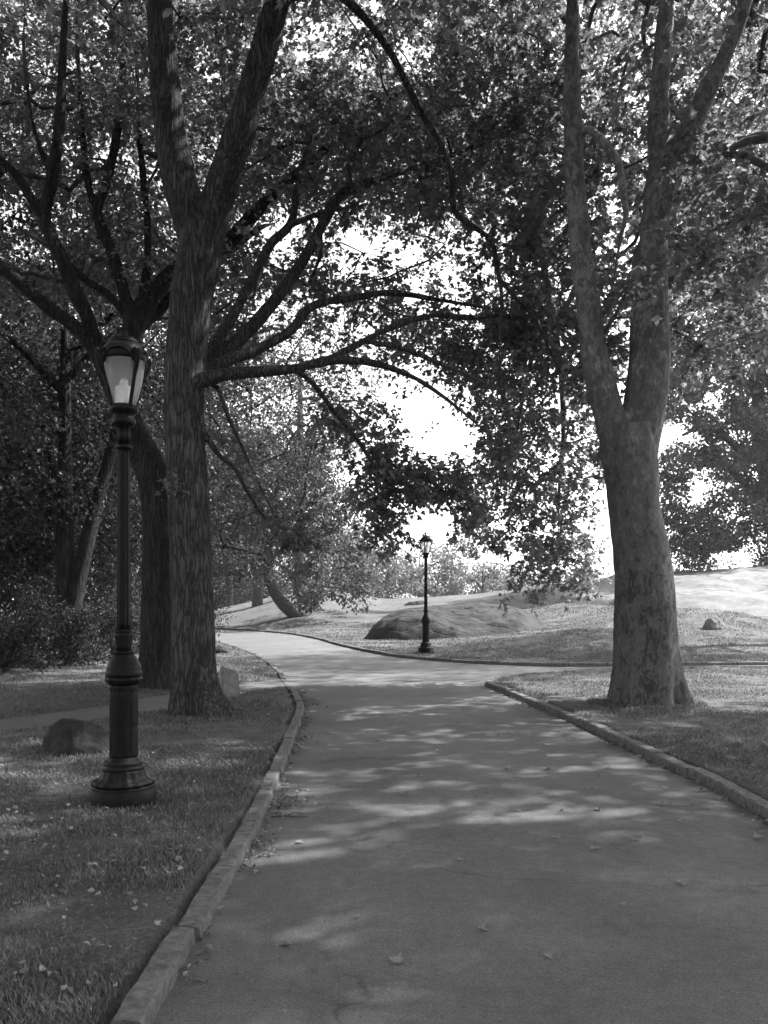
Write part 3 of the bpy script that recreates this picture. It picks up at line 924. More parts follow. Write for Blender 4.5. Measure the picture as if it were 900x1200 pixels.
tag(root3, 'tall plane tree with mottled bark forking low on the grass right of the path', 'tree')
mb = MB(); P1 = crom(main3, 0.1)
V, q, t = tube(P1[:, :3], P1[:, 3], 44, True, root_flare(8, b3[2], 6, .30, .5)(P1[:, 2])); mb.add(V, q, t)
for L in lims3:
    k = np.nonzero(L[:, 3] > 0.03)[0]; j = max(3, k.max()+1 if len(k) else 3)
    V, q, t = tube(L[:j, :3], L[:j, 3], 16, True); mb.add(V, q, t)
ends3 = np.array([L[-1, :3]+rng.normal(0, .2, 3) for L in lims3[:8] for _ in (0, 1)])
hang3 = (HORIZON-(cl3[:, 2]-EYE)/cl3[:, 1]*F > 425) & (cl3[:, 1] > 14)
rd3 = np.where(hang3, rng.uniform(.3, .52, len(cl3)), rng.uniform(.45, .75, len(cl3)))
cla = np.vstack([cl3[~hang3], ends3]); da = clump_leaves(t3, cla, np.concatenate([rd3[~hang3], np.full(len(ends3), .5)]), 9, 16, .094, rng, .45)
db = clump_leaves(t3, cl3[hang3], rd3[hang3], 7, 13, .080, rng, .55)
data = [np.concatenate([da[k], db[k]]) for k in range(4)]+[da[4]+db[4]]
remeshed('trunk', mb, 0.025, M['bark_plane'], root3, b3, 0.02)
build_branches(t3, root3, b3, M['twig_plane'], data[4], thin_ends(t3, lims3, .03), .004)
leaves_mesh('crown', *data[:4], 'lobed', M['leaf_plane'], root3, b3)


# ---- trees further off
def far_tree(name, label, cat, base, trunk_rows, limbs, clumps, rad, per, lsize, leafm, barkm, seed, group=None, sides=12, twigm=None, shape='diamond', droop=.3, tipr=.02):
    """trunk_rows / limbs in metres (x,y,z,r); crown of leaf faces on grown branches"""
    rg = np.random.default_rng(seed)
    tr = Tree(base); tr.limb(trunk_rows, None, .45, .6)
    for l in limbs: tr.limb(l, tr.near(l[0]), .3, .6)
    tr.grow(clumps, rg, .1, 1.2, tipr, .48)
    root = empty(name, base); tag(root, label, cat, group)
    mb = MB()
    for k, L in enumerate(tr.limbs):
        V, q, t = tube(L[:, :3], L[:, 3], sides, True); mb.add(V, q, t)
    mb.build('trunk', barkm, root, True, base)
    mb = MB(); R = np.array(tr.R); P = np.array(tr.P)
    for line in tr.branch_chains():
        r = R[line].copy(); V, q, t = tube(P[line], r, 5, cap=False); mb.add(V, q)
    if mb.n: mb.build('branches', twigm or barkm, root, True, base)
    p, a, n, s = blob_leaves(clumps, rad, per, lsize, rg, droop)
    leaves_mesh('crown', p, a, n, s, shape, leafm, root, base)
    return root


def std_tree(name, label, x, y, hgt, cr, rt, seed, nclump=60, per=90, lsize=.2, leafm='leaf_mid', z=None, low=.3, group=None, lean_=(0, 0), crad=None, two=False, cat='tree', barkm='bark_far'):
    rg = np.random.default_rng(seed)
    z0 = gz1(x, y) if z is None else z
    base = np.array([x, y, z0])
    lx, ly = lean_
    tr = [(x, y, z0-.1, rt*1.35), (x, y, z0+.3, rt*1.08), (x+lx*.2, y+ly*.2, z0+hgt*.2, rt*.9), (x+lx*.5, y+ly*.5, z0+hgt*.42, rt*.7), (x+lx, y+ly, z0+hgt*.85, rt*.2)]
    limbs = []
    if two:
        limbs.append([(x+.1, y, z0-.1, rt), (x+.25, y, z0+hgt*.12, rt*.85), (x+.3+cr*.1, y+.1, z0+hgt*.3, rt*.7), (x+cr*.45, y+.3, z0+hgt*.7, rt*.2)])
    for k in range(5):
        a = rg.uniform(0, 6.28); f = rg.uniform(.28, .6)
        p0 = np.array([x+lx*f, y+ly*f, z0+hgt*f])
        d = np.array([math.cos(a), math.sin(a), rg.uniform(.2, .9)])*cr*.6
        limbs.append([(*p0, rt*.42), (*(p0+d*.5+[0, 0, .1*cr]), rt*.3), (*(p0+d), rt*.12)])
    cz = z0+hgt*(low+1)/2
    C = sample_ell(rg, nclump, (x+lx*.7, y+ly*.7, cz), (cr, cr, hgt*(1-low)/2), cr*.16, .25)
    rad = rg.uniform(.14, .3, len(C))*cr if crad is None else rg.uniform(crad*.7, crad*1.3, len(C))
    return far_tree(name, label, cat, base, tr, limbs, C, rad, per, lsize, M[leafm], M[barkm], seed, group)


# leaning tree beside the far bend
Yb = 47.0
pb = hit(350, 722); Yb = pb[1]
s_ = Yb/F
rows = [tuple(at(px, py, Yb))+(r*s_,) for px, py, r in [(356, 728, 9.5), (347, 720, 8.5), (333, 709, 7.5), (322, 694, 6.8), (316, 678, 6.3), (313, 655, 5.5), (316, 628, 4.5), (322, 590, 3.5), (330, 550, 2)]]
lim = [[tuple(at(px, py, Yb+dy))+(r*s_,) for px, py, dy, r in l] for l in (
    [(314, 662, 0, 4), (303, 645, -.4, 3.5), (292, 628, -.8, 3), (270, 615, -1.2, 2.2), (255, 610, -1.5, 1.5)],
    [(315, 640, 0, 4), (340, 605, .5, 3.2), (370, 590, 1, 2.5), (400, 610, 1.3, 1.5)],
    [(320, 600, 0, 3), (300, 560, -1, 2.4), (280, 530, -1.6, 1.5)])]
rg = np.random.default_rng(21)
C = []
while len(C) < 150:
    x, y = rg.uniform(245, 425), rg.uniform(485, 715)
    top = 500+abs(x-320)**2*.0075; bot = 690+ (22 if x > 350 else 0) - (40 if abs(x-312) < 34 else 0) - (30 if x < 275 else 0)
    if top < y < bot and not (280 < x < 345 and y > 640 and rg.uniform() < .93):
        C.append(at(x, y, Yb+rg.uniform(-4.5, 4.5)))
C = np.array(C)
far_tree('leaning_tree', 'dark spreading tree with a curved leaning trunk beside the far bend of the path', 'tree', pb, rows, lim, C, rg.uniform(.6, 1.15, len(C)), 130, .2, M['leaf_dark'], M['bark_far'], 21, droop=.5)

# right-hand tree beyond the bedrock
Yc = 61.0
pc = np.array([at(915, 690, Yc)[0], Yc, 0]); pc[2] = gz1(pc[0], pc[1])
s_ = Yc/F
rows = [(pc[0], Yc, pc[2]-.2, .8)]+[tuple(at(px, py, Yc))+(r*s_,) for px, py, r in [(915, 650, 12), (908, 610, 11), (900, 560, 10), (893, 520, 8.5), (888, 460, 7), (880, 380, 5), (870, 300, 3)]]
lim = [[tuple(at(px, py, Yc+dy))+(r*s_,) for px, py, dy, r in l] for l in (
    [(895, 540, 0, 6), (875, 535, -1.5, 5), (850, 512, -3, 4), (825, 500, -4.4, 2.5), (800, 510, -5, 1.5)],
    [(905, 590, 0, 6), (880, 575, -1.6, 4.5), (850, 545, -3, 3), (815, 545, -4, 1.8)],
    [(890, 470, 0, 5), (850, 420, 1, 3.5), (820, 390, 2, 2)],
    [(900, 560, 0, 6), (950, 500, 1.5, 4.5), (1010, 450, 2, 2.5)])]
rg = np.random.default_rng(22)
C = []
while len(C) < 520:
    x, y = rg.uniform(756, 1100), rg.uniform(190, 672)
    e = abs((x-935)/175)**3+abs((y-455)/240)**3
    gap = (794 < x < 832 and 556 < y < 602)
    if x < 780 and y > 500: continue
    if y < 600 and rg.uniform() < .25: continue
    if e < 1.0 and y < 667+5*math.sin(x*.07) and not (gap and rg.uniform() < .8): C.append(at(x, y, Yc+rg.uniform(-8, 8)))
C = np.array(C)
far_tree('broad_tree', 'broad leafy tree behind the bedrock at the right edge, low branches touching the crest', 'tree', pc, rows, lim, C, rg.uniform(.8, 1.6, len(C)), 330, .23, M['leaf_mid'], M['bark_far'], 22, droop=.4)

# pale loose tree behind the leaning one
std_tree('loose_tree', 'pale sunlit tree with loose airy crown behind the dark leaning tree', -6.2, 63, 22, 6.5, .45, 23, 95, 70, .24, 'leaf_far', low=.35)
# small trunks behind the leaning tree
for i, (px, Y, lab) in enumerate([(301, 62, 'slim double trunked tree left of the leaning trunk at the bend'), (352, 74, 'slim dark tree standing just right of the leaning trunk')]):
    std_tree('slim_tree', lab, (px-450)/F*Y, Y, 14, 4, .32, 30+i, 55, 70, .24, 'leaf_mid', low=.3, two=(i == 0))

# row of hazy trees beyond the crest
far_list = [(372, 84, 12, 5.0), (395, 90, 11, 4.6), (425, 94, 10.5, 4.8), (455, 98, 10, 5), (492, 105, 11.5, 5.5), (530, 108, 11.8, 5.2), (566, 100, 8.6, 4.6), (600, 118, 9, 5), (640, 130, 8.5, 5), (690, 140, 8.2, 5), (712, 150, 8.6, 5.5), (745, 135, 9.5, 5), (785, 125, 9, 5)]
far_lab = ['tallest hazy tree at the left end of the row beyond the crest', 'pale rounded tree second from the left beyond the crest', 'hazy bushy tree beyond the crest, left of the small lamp',
           'hazy tree beyond the crest between the bushy tree and the lamp', 'hazy tree directly behind the small lamp beyond the crest', 'tall hazy tree just right of the small lamp beyond the crest',
           'low rounded tree beyond the crest right of the small lamp', 'low hazy tree half hidden behind the hanging plane leaves', 'distant low tree hidden behind the hanging plane leaves',
           'distant pale tree left of the plane trunk on the skyline', 'distant pale tree touching the plane trunk on the skyline', 'distant tree hidden by the plane trunk', 'distant tree seen between the plane trunk and the right tree']
for i, ((px, Y, hgt, cr), lab) in enumerate(zip(far_list, far_lab)):
    std_tree('distant_tree', lab, (px-450)/F*Y, Y, hgt, cr, .3, 40+i, 60, 80, .34, 'leaf_far', low=.02, group='distant trees beyond the crest')

# the wood on the left
wood = [(-8.3, 22.2, 13, 4.6, .26, True), (-12.5, 20, 12, 4.5, .25, False), (-6.6, 30, 14, 5, .3, False), (-10.5, 30, 15, 5, .3, False), (-14.5, 28, 14, 5, .3, False), (-18, 36, 16, 6, .32, False),
        (-12, 40, 17, 6, .34, False), (-11.2, 50, 15, 5, .3, False), (-16, 56, 18, 7, .35, False), (-23, 48, 18, 7, .35, False), (-24, 72, 20, 8, .4, False), (-14.5, 80, 18, 7, .36, False), (-32, 62, 20, 8, .4, False), (-10.5, 100, 17, 7, .36, False), (-26, 100, 20, 8, .4, False), (-17.5, 24, 12, 5, .25, False), (-20, 30, 13, 5.5, .28, False), (-28, 40, 16, 7, .3, False), (-11.9, 25.2, 11, 4.2, .22, False), (-15.8, 33.5, 14, 5.5, .28, False), (-10.4, 26.6, 10, 4, .2, False), (-17.5, 90, 8, 5, .2, False), (-20.5, 94, 8, 5, .2, False), (-14, 97, 8, 5, .2, False), (-16.8, 40, 9, 4.5, .2, False), (-13.2, 38, 8, 4, .2, False)]
wlab = ['double stemmed dark tree at the edge of the wood left of the lamp', 'dark slender tree at the far left edge of the wood', 'leafy tree of the wood just behind the two big trunks', 'dense tree of the wood seen left of the lamp pole',
        'dense dark tree deeper in the wood at the left edge', 'tall tree deep in the left wood', 'tall full tree in the wood behind the lamp pole', 'leafy tree right of the furrowed trunk near the path bend', 'tall tree behind the path bend',
        'big dark tree deep in the left wood', 'far tall tree closing the left wood', 'tree beyond the bend above the farthest lamp', 'far tall tree at the back of the left wood', 'distant tree right above the farthest lamp', 'distant tall tree behind the path bend', 'tree at the far left just outside the denser wood', 'dark tree behind the slender one at the left edge', 'broad tree at the back of the left wood near the edge', 'low leafy tree behind the slender one at the left edge', 'mid wood tree in the gap left of the double stems', 'low leafy tree right behind the double stemmed tree', 'low bushy tree beyond the bend left of the farthest lamp', 'low bushy tree at the back just right of the furrowed trunk', 'low bushy tree beyond the bend right of the farthest lamp', 'low leafy tree filling the back of the wood at the left edge', 'low leafy tree filling the back of the wood between the stems']
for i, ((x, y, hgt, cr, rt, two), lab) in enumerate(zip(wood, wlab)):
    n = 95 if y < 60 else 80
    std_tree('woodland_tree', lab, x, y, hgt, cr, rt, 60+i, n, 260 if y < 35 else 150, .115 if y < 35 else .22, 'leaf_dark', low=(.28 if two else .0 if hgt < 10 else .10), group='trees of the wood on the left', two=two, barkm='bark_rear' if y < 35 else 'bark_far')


for i, (x, y, hgt, cr, lab) in enumerate([(9.5, 4.0, 15, 6.0, 'tall tree on the lawn right of the viewer, outside the picture'), (4.5, -6.0, 16, 6.5, 'tall tree behind the viewer at the right of the path'),
                                         (-6.0, -3.5, 16, 6.5, 'tall tree behind the viewer at the left of the path'), (15.8, 27.5, 18, 6.0, 'tall leafy tree reaching in at the right edge above the sunny lawn'), (-12, 9, 16, 6, 'tall tree outside the left edge on the lawn'), (15, 10, 16, 6, 'second tall tree on the lawn outside the right edge')]):
    std_tree('shade_tree', lab, x, y, hgt, cr, .36, 200+i, 150 if i == 3 else 110, 200 if i == 3 else 170, .15 if i == 3 else .17, 'leaf_mid', low=.5 if i == 3 else .4, lean_=(-2.6, 0) if i == 3 else (0, 0))


def shrub(label, x, y, hgt, cr, seed):
    rg = np.random.default_rng(seed); z0 = gz1(x, y)
    base = np.array([x, y, z0])
    root = empty('shrub', base); tag(root, label, 'shrub', 'undergrowth shrubs along the wood edge')
    C = sample_ell(rg, 30, (x, y, z0+hgt*.45), (cr, cr*.8, hgt*.5), .16*cr, .2)
    C[::4, 2] += rg.uniform(.1, .55, len(C[::4]))*hgt
    C[:, 2] = np.maximum(C[:, 2], z0+.12)
    mb = MB()
    for c in C[::2]:
        m = (base+c)/2+np.array([0, 0, .15*hgt])
        V, q, t = tube(crom(np.array([base-[0, 0, .05], m, c]), n=4), np.linspace(.018, .005, 9), 5, False); mb.add(V, q)
    mb.build('stems', M['twig'], root, True, base)
    p, a, n, s = blob_leaves(C, rg.uniform(.16, .45, len(C))*cr, 130, .066, rg, .2, .8)
    leaves_mesh('crown', p, a, n, s, 'oval', M['leaf_shrub'], root, base)


sh = [(-8.9, 17.2, 1.5, 1.1), (-8.0, 18.0, 1.2, 1.0), (-8.6, 19.6, 1.7, 1.2), (-7.5, 20.2, 1.1, 1.0), (-8.2, 21.0, 1.4, 1.0), (-7.2, 22.6, 1.3, 1.1), (-7.7, 24.2, 1.8, 1.2), (-6.9, 25.4, 1.4, 1.1), (-10, 19, 2.2, 1.5), (-6.4, 28, 1.7, 1.3), (-9.6, 23.5, 2.3, 1.5), (-12, 22, 2.4, 1.7), (-9.5, 28, 2.6, 2), (-13, 29, 3, 2.4), (-16.5, 31, 3.2, 2.6), (-11, 35, 3, 2.6), (-19, 38, 3.6, 3.2), (-15, 44, 3.6, 3.4)]
slab = ['low bushy shrub at the left edge of the picture under the wood', 'second low shrub from the left edge along the wood', 'taller shrub below the double stemmed tree', 'small shrub in front of the double stemmed tree', 'shrub touching the foot of the double stemmed tree',
        'leafy shrub just left of the lamp pole', 'taller shrub behind the lamp pole', 'shrub between the lamp pole and the big trunks', 'high shrub deeper in the wood at the left edge', 'shrub hidden behind the two big trunks', 'high shrub behind the double stemmed tree', 'high dark shrub in the back of the left wood', 'broad shrub inside the wood behind the lamp pole', 'broad shrub inside the wood left of the lamp pole', 'broad shrub inside the wood near the left edge', 'wide bush far inside the wood behind the big trunks', 'wide bush deep in the wood at the left edge', 'wide bush deepest in the wood left of the lamp']
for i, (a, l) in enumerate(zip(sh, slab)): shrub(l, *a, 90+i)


# ------------------------------------------------------------------ rocks
def rock(name, label, cat, loc, size, mat, seed, rz=0.0, amp=.22, freq=1.3, flatb=-.25, sub=5, shape=None):
    bm = bmesh.new(); bmesh.ops.create_icosphere(bm, subdivisions=sub, radius=1.0)
    rs = random.Random(seed); off = Vector((rs.uniform(0, 50), rs.uniform(0, 50), rs.uniform(0, 50)))
    for v in bm.verts:
        n = v.co.normalized()
        d = 1+amp*noise.fractal(n*freq+off, 1.0, 2.0, 5)-amp*.5*abs(noise.noise(n*freq*2.3+off))
        p = n*d
        if shape: p = shape(p)
        p.z = max(p.z, flatb+0.02*noise.noise(p*3))
        v.co = Vector((p.x*size[0], p.y*size[1], p.z*size[2]))
    me = bpy.data.meshes.new(name); bm.to_mesh(me); bm.free()
    me.materials.append(mat)
    me.polygons.foreach_set('use_smooth', np.full(len(me.polygons), True))
    o = bpy.data.objects.new(name, me); o.location = Vector([float(x) for x in loc]); o.rotation_euler.z = rz
    link(o); tag(o, label, cat); return o


def shp_left(p):    # high shoulder on the left, tapering to the right
    p = p.copy(); p.z *= 1.0-.38*max(0, min(1, (p.x+.55)/1.4)); return p
p = hit(88, 888)
rock('boulder', 'dark angular boulder lying in the grass left of the near lamp base', 'rock', (p[0]-.02, p[1]+.22, p[2]-.03), (.40, .28, .42), M['boulder'], 4, .05, .17, 1.0, -.2, 5, shp_left)
def shp_peak(p):
    p = p.copy(); p.z *= 1+.30*max(0, 1-abs(p.x+.55)/.3)*max(0, 1-abs(p.y)/.9); return p
p = hit(840, 738)
rock('boulder', 'small pointed boulder on the sunny lawn below the bedrock', 'rock', (p[0], p[1]+.3, p[2]-.05), (.44, .36, .52), M['boulder_pale'], 9, .4, .20, 1.1, -.2, 5, shp_peak)
p = hit(255, 766)
rock('boulder', 'low dark stone at the path edge right behind the furrowed trunk', 'rock', (p[0], p[1]+.3, p[2]-.02), (.32, .3, .2), M['boulder'], 14, .2, .25, 1.2, -.2, 4)
# granite block behind the trunk
p = hit(266, 818)
mb = bmesh.new(); bmesh.ops.create_cube(mb, size=1)
for v in mb.verts:
    v.co.x *= .30; v.co.y *= .34; v.co.z *= .56
    if v.co.z > 0: v.co.z -= .10*(v.co.x/.3+.5); v.co.x *= .86
bmesh.ops.bevel(mb, geom=mb.edges[:], offset=.03, segments=2, affect='EDGES')
bmesh.ops.subdivide_edges(mb, edges=mb.edges[:], cuts=3, use_grid_fill=True)
for v in mb.verts:
    v.co += Vector((noise.noise(v.co*7), noise.noise(v.co*7+Vector((5, 5, 5))), noise.noise(v.co*7+Vector((9, 1, 3)))))*.012
me = bpy.data.meshes.new('stone_block'); mb.to_mesh(me); mb.free(); me.materials.append(M['granite'])
o = bpy.data.objects.new('stone_block', me); o.location = (float(p[0])-.0, float(p[1])+.2, float(p[2])+.22); o.rotation_euler.z = .3
link(o); tag(o, 'rough upright granite block standing behind the furrowed trunk', 'stone block')

# whale-back outcrop on the hill
rg = np.random.default_rng(5)
def outcrop(name, label, x0, x1, y0, y1, hfun, mat, nx, ny):
    xs = np.linspace(x0, x1, nx); ys = np.linspace(y0, y1, ny)
    X, Yg = np.meshgrid(xs, ys); P = np.stack([X.ravel(), Yg.ravel()], 1)
    z0 = lawn_z(P); hh = hfun(P)
    V = np.column_stack([P, z0+hh])
    q = grid_faces(nx, ny)
    keepv = hh > -.25
    q = q[keepv[q].any(1)]
    u = np.unique(q); rm = np.zeros(len(V), int); rm[u] = np.arange(len(u))
    org = np.array([(x0+x1)/2, (y0+y1)/2, float(z0.mean())])
    top = V[u]; nf = len(top); qq = rm[q]
    bot = top.copy(); bot[:, 2] -= .6
    # skirt
    e = {}
    for f in qq:
        for a, b_ in zip(f, np.roll(f, -1)):
            e[(a, b_)] = e.get((a, b_), 0)+1
    sk = [(b_, a, a+nf, b_+nf) for (a, b_) in e if (b_, a) not in e]
    o = mesh_np(name, np.vstack([top, bot]), [np.vstack([qq, np.array(sk), (qq+nf)[:, ::-1]])], mat, None, True, org)
    tag(o, label, 'rock outcrop'); return o


def nz(P, f, o=0.0, oct_=5): return np.array([noise.fractal(Vector((x*f+o, y*f, o)), 1.0, 2.0, oct_) for x, y in P])
def dome(P):
    u = (P[:, 0]-3.0)/3.9; v = (P[:, 1]-35.2)/4.2
    uu = np.where(u < 0, u*1.02, u*.95)
    r = np.sqrt(uu**2+v**2)+.10*nz(P, .45, 3)
    h = 1.28*np.clip(1-r**(2.2+5*np.clip(-u-.15, 0, 1)), -.6, 1)
    front = np.clip((-u-.25)*1.3, 0, 1)*np.clip(-v*1.2+.2, 0, 1)
    h = h*(1+.25*front)
    step = np.round(h*3.2+.9*nz(P, .5, 8))/3.2
    return .80*h+.16*step+.05*nz(P, 1.6, 1)+.05*nz(P*np.array([.5, 2]), .9, 4)-.12
outcrop('rock_outcrop', 'dark whale-backed bedrock hump on the hill behind the small lamp', -2, 7.4, 30.0, 40.5, dome, M['rock'], 120, 120)
SLF = np.array([hit(px, py)[:2] for px, py in ((590, 702), (720, 709), (760, 713), (830, 720), (900, 728), (960, 733))])
print('slab front', SLF)
def slab_h(P):
    X, Y = P[:, 0], P[:, 1]
    front = np.interp(X, SLF[:, 0], SLF[:, 1])+.8*nz(P, .22, 2)
    e = np.minimum.reduce([(Y-front)/3.0, (X-5.0)/4, (61-Y)/4, (36-X)/4])
    return .40*np.clip(e, -1, 1)+.16*nz(P, .35, 6)+.05*nz(P, 1.3, 4)+.10*np.round(2*nz(P*np.array([1, 2.2]), .25, 9))/2-.08
outcrop('rock_slab', 'long pale slab of bare bedrock along the crest at the right', 3, 38, 30, 63, slab_h, M['slab'], 150, 130)
def ledge(cx, cy, rx, ry, hh, o):
    def f(P):
        r = np.hypot((P[:, 0]-cx)/rx, (P[:, 1]-cy)/ry)+.25*nz(P, 1.1, o)
        return hh*np.clip(1-r**3, -1, 1)+.04*nz(P, 3, o)-.03
    return f
for (px, py, rx, ry, hh, lab) in [(488, 709, .95, .5, .28, 'small dark rock ledge in the grass above the bedrock hump'), (690, 702, 1.6, .6, .30, 'long low dark rock ledge on the lawn left of the plane trunk'), (600, 737, .1, .1, .1, None)]:
    if not lab: continue
    p = hit(px, py)
    outcrop('rock_ledge', lab, p[0]-rx*1.7, p[0]+rx*1.7, p[1]-ry*1.7, p[1]+ry*1.7, ledge(p[0], p[1], rx, ry, hh, px*.1), M['boulder'], 50, 30)


# ------------------------------------------------------------------ lamp posts
def lathe(prof, sides=64, mod=None):
    prof = np.asarray(prof, float); n = len(prof)
    ang = np.linspace(0, 2*math.pi, sides, endpoint=False)
    R = prof[:, 0][:, None]*np.ones((1, sides))
    if mod is not None: R = mod(R, ang, prof[:, 1])
    V = np.stack([R*np.cos(ang), R*np.sin(ang), prof[:, 1][:, None]*np.ones((1, sides))], -1).reshape(-1, 3)
    i = np.arange(n-1)[:, None]*sides; j = np.arange(sides)[None, :]; j2 = (j+1) % sides
    q = np.stack([i+j, i+j2, i+sides+j2, i+sides+j], -1).reshape(-1, 4)
    V = np.vstack([V, [0, 0, prof[0, 1]], [0, 0, prof[-1, 1]]])
    jj = np.arange(sides); k2 = (jj+1) % sides
    t = np.vstack([np.stack([k2, jj, np.full(sides, n*sides)], 1), np.stack([(n-1)*sides+jj, (n-1)*sides+k2, np.full(sides, n*sides+1)], 1)])
    return V, q, t


K = 6.22e-3      # metres per pixel of the near lamp
def zz(py): return (940-py)*K
def flute(n, a, z0=None, z1=None):
    def f(R, ang, z):
        k = 1-a*np.clip(np.cos(n*ang), 0, 1)**.6
        m = np.ones((len(z), 1)) if z0 is None else ((z >= z0) & (z <= z1)).astype(float)[:, None]
        return R*(1-m+m*k[None, :])
    return f
def beads(mb, r, z, n, br):
    for k in range(n):
        a = 2*math.pi*k/n
        c = np.array([r*math.cos(a), r*math.sin(a), z])
        V = np.array([(1, 0, 0), (-1, 0, 0), (0, 1, 0), (0, -1, 0), (0, 0, 1), (0, 0, -1)])*br+c
        mb.add(V, np.array([(0, 2, 4), (2, 1, 4), (1, 3, 4), (3, 0, 4), (2, 0, 5), (1, 2, 5), (3, 1, 5), (0, 3, 5)]))


def make_lamp(name, loc, rz, label, group):
    root = empty(name, loc); root.rotation_euler.z = rz
    tag(root, label, 'street lamp', group)
    px = lambda rows: [(r*K, zz(y)) for r, y in rows]
    mb = MB()
    V, q, t = lathe(px([(36, 948), (37.5, 940), (37.5, 921), (36.5, 919.5), (37.2, 918), (36, 916)]), 72); mb.add(V, q, t)
    def scal(R, ang, z): return R*(1+.018*np.cos(16*ang)[None, :])
    V, q, t = lathe(px([(35, 917), (36.8, 914), (36, 911.5), (31, 910), (27.5, 906), (25.5, 901), (24.5, 898)]), 96, scal); mb.add(V, q, t)
    V, q, t = lathe(px([(24, 899), (24.5, 897), (24.5, 894.5), (22, 893.5), (23, 891.5), (22.5, 889), (19.5, 888), (18, 885), (16.5, 883)]), 72); mb.add(V, q, t)
    mb.build('base', M['iron'], root)
    mb = MB()
    def panel(R, ang, z):
        k = 1-.055*(np.cos(8*ang) > .86)
        m = ((z < zz(800)) & (z > zz(880))).astype(float)[:, None]
        return R*(1-m+m*k[None, :])
    ys = np.linspace(884, 797, 30)
    rows = []
    for y in ys:
        r = 16.6
        for sy in (847, 806):
            if abs(y-sy) < 1.6: r = 16.0
        rows.append((r, y))
    V, q, t = lathe(px(rows), 160, panel); mb.add(V, q, t)
    mb.build('pedestal', M['iron'], root)
    mb = MB()
    def acan(R, ang, z): return R*(1+.05*np.abs(np.cos(5*ang))[None, :])
    V, q, t = lathe(px([(16.5, 798), (18.5, 796), (20.3, 793), (20.6, 789.5), (19.6, 788)]), 80, acan); mb.add(V, q, t)
    V, q, t = lathe(px([(19.5, 789), (21, 787), (21, 782), (19.8, 780), (20.3, 778), (19.6, 776), (18.2, 772), (15.8, 767), (13, 763), (11.5, 761)]), 72); mb.add(V, q, t)
    V, q, t = lathe(px([(11, 762), (12.2, 760.5), (12.2, 758.5), (11, 757.5)]), 48); mb.add(V, q, t)
    beads(mb, 12.1*K, zz(759.5), 26, 1.1*K)
    mb.build('vase_collar', M['iron'], root)
    mb = MB()
    V, q, t = lathe(px([(8.6, 758), (9.2, 752), (10.4, 740), (10.8, 737), (9.8, 736), (11, 735), (11, 733), (9, 732)]), 80, flute(10, .10, zz(757), zz(738))); mb.add(V, q, t)
    ys = np.linspace(733, 516, 24)
    V, q, t = lathe(px([(8.3-1.1*(733-y)/217, y) for y in ys]), 96, flute(8, .16)); mb.add(V, q, t)
    V, q, t = lathe(px([(8.5, 517), (9.6, 515.5), (9.6, 513), (8.4, 512), (7.4, 511)]), 48); mb.add(V, q, t)
    V, q, t = lathe(px([(7.4, 512), (7.6, 500), (8, 488)]), 80, flute(8, .16)); mb.add(V, q, t)
    mb.build('shaft', M['iron'], root)
    # lantern
    mb = MB()
    V, q, t = lathe(px([(8, 490), (12.2, 488.5), (13.6, 485.5), (13.8, 482), (12.6, 479), (11.6, 477.5), (13.4, 475.5), (16.6, 472), (17.3, 468.5), (16.8, 466), (14.8, 464.5), (11, 464)]), 72); mb.add(V, q, t)
    holder = mb.build('lantern_holder', M['iron'], root)
    gp = px([(13.6, 464.8), (15.6, 458), (18.4, 449), (20.8, 439), (22.8, 428), (24.0, 418), (24.3, 410), (23.6, 404)])
    gp = crom(np.array(gp), n=4)
    V, q, t = lathe(gp, 64); mbg = MB(); mbg.add(V, q)
    glass = mbg.build('glass_globe', M['glass'], root)
    mb = MB()
    V, q, t = lathe(px([(9.4, 464.5), (9.6, 462), (10.2, 444), (9.8, 442.5), (6, 441)]), 40, flute(12, .08)); mb.add(V, q, t)
    V, q, t = lathe(px([(4.2, 441), (5, 437), (3.6, 433), (0.6, 432)]), 24); mb.add(V, q, t)
    mb.build('refractor', M['refractor'], glass)
    mb = MB()
    V, q, t = lathe(px([(22.6, 413), (25.2, 411.5), (26.2, 408.5), (26.0, 404), (25.0, 400), (22.8, 396), (19.4, 392.4), (17.6, 391)]), 72); mb.add(V, q, t)
    V, q, t = lathe(px([(17.4, 391.8), (18.2, 390.4), (17.8, 388.6), (15.6, 387.8), (16.4, 386.6), (15.2, 385.2), (9, 384.2), (5, 383.6)]), 64); mb.add(V, q, t)
    cap = mb.build('lantern_cap', M['iron'], root)
    mb = MB()
    V, q, t = lathe(px([(4.6, 384.5), (5.4, 383), (4.8, 381), (3.2, 380), (4, 378.5), (3.4, 376.5), (.6, 375.4)]), 24); mb.add(V, q, t)
    mb.build('finial', M['iron'], cap)
    for k in range(4):
        a = math.radians(45+90*k); ca, sa = math.cos(a), math.sin(a)
        mb = MB()
        prof = [(15.2, 467), (17.0, 459), (20, 449), (23.4, 438), (26.2, 427), (28.2, 416), (28.8, 408), (27.6, 402.5), (25.2, 401.5), (24.2, 404.5), (25.4, 407)]
        L = crom(np.array([(r*K*ca, r*K*sa, zz(y)) for r, y in prof]), n=4)
        V, q, t = tube(L, np.interp(np.linspace(0, 1, len(L)), [0, .5, .8, 1], [2.4, 2.1, 1.9, 1.2])*K, 8); mb.add(V, q, t)
        # outer scroll leaf
        prof = [(25, 431), (29, 424), (33, 415), (35.2, 407.5), (34.2, 404), (32.2, 404.6), (31.8, 407.5)]
        L = crom(np.array([(r*K*ca, r*K*sa, zz(y)) for r, y in prof]), n=4)
        V, q, t = tube(L, np.linspace(2.6, 1.5, len(L))*K, 7); mb.add(V, q, t)
        mb.build('cage_rib', M['iron'], root)
        # arch over each pane
        mb = MB(); th = np.linspace(-.80, .80, 23)
        arc = []
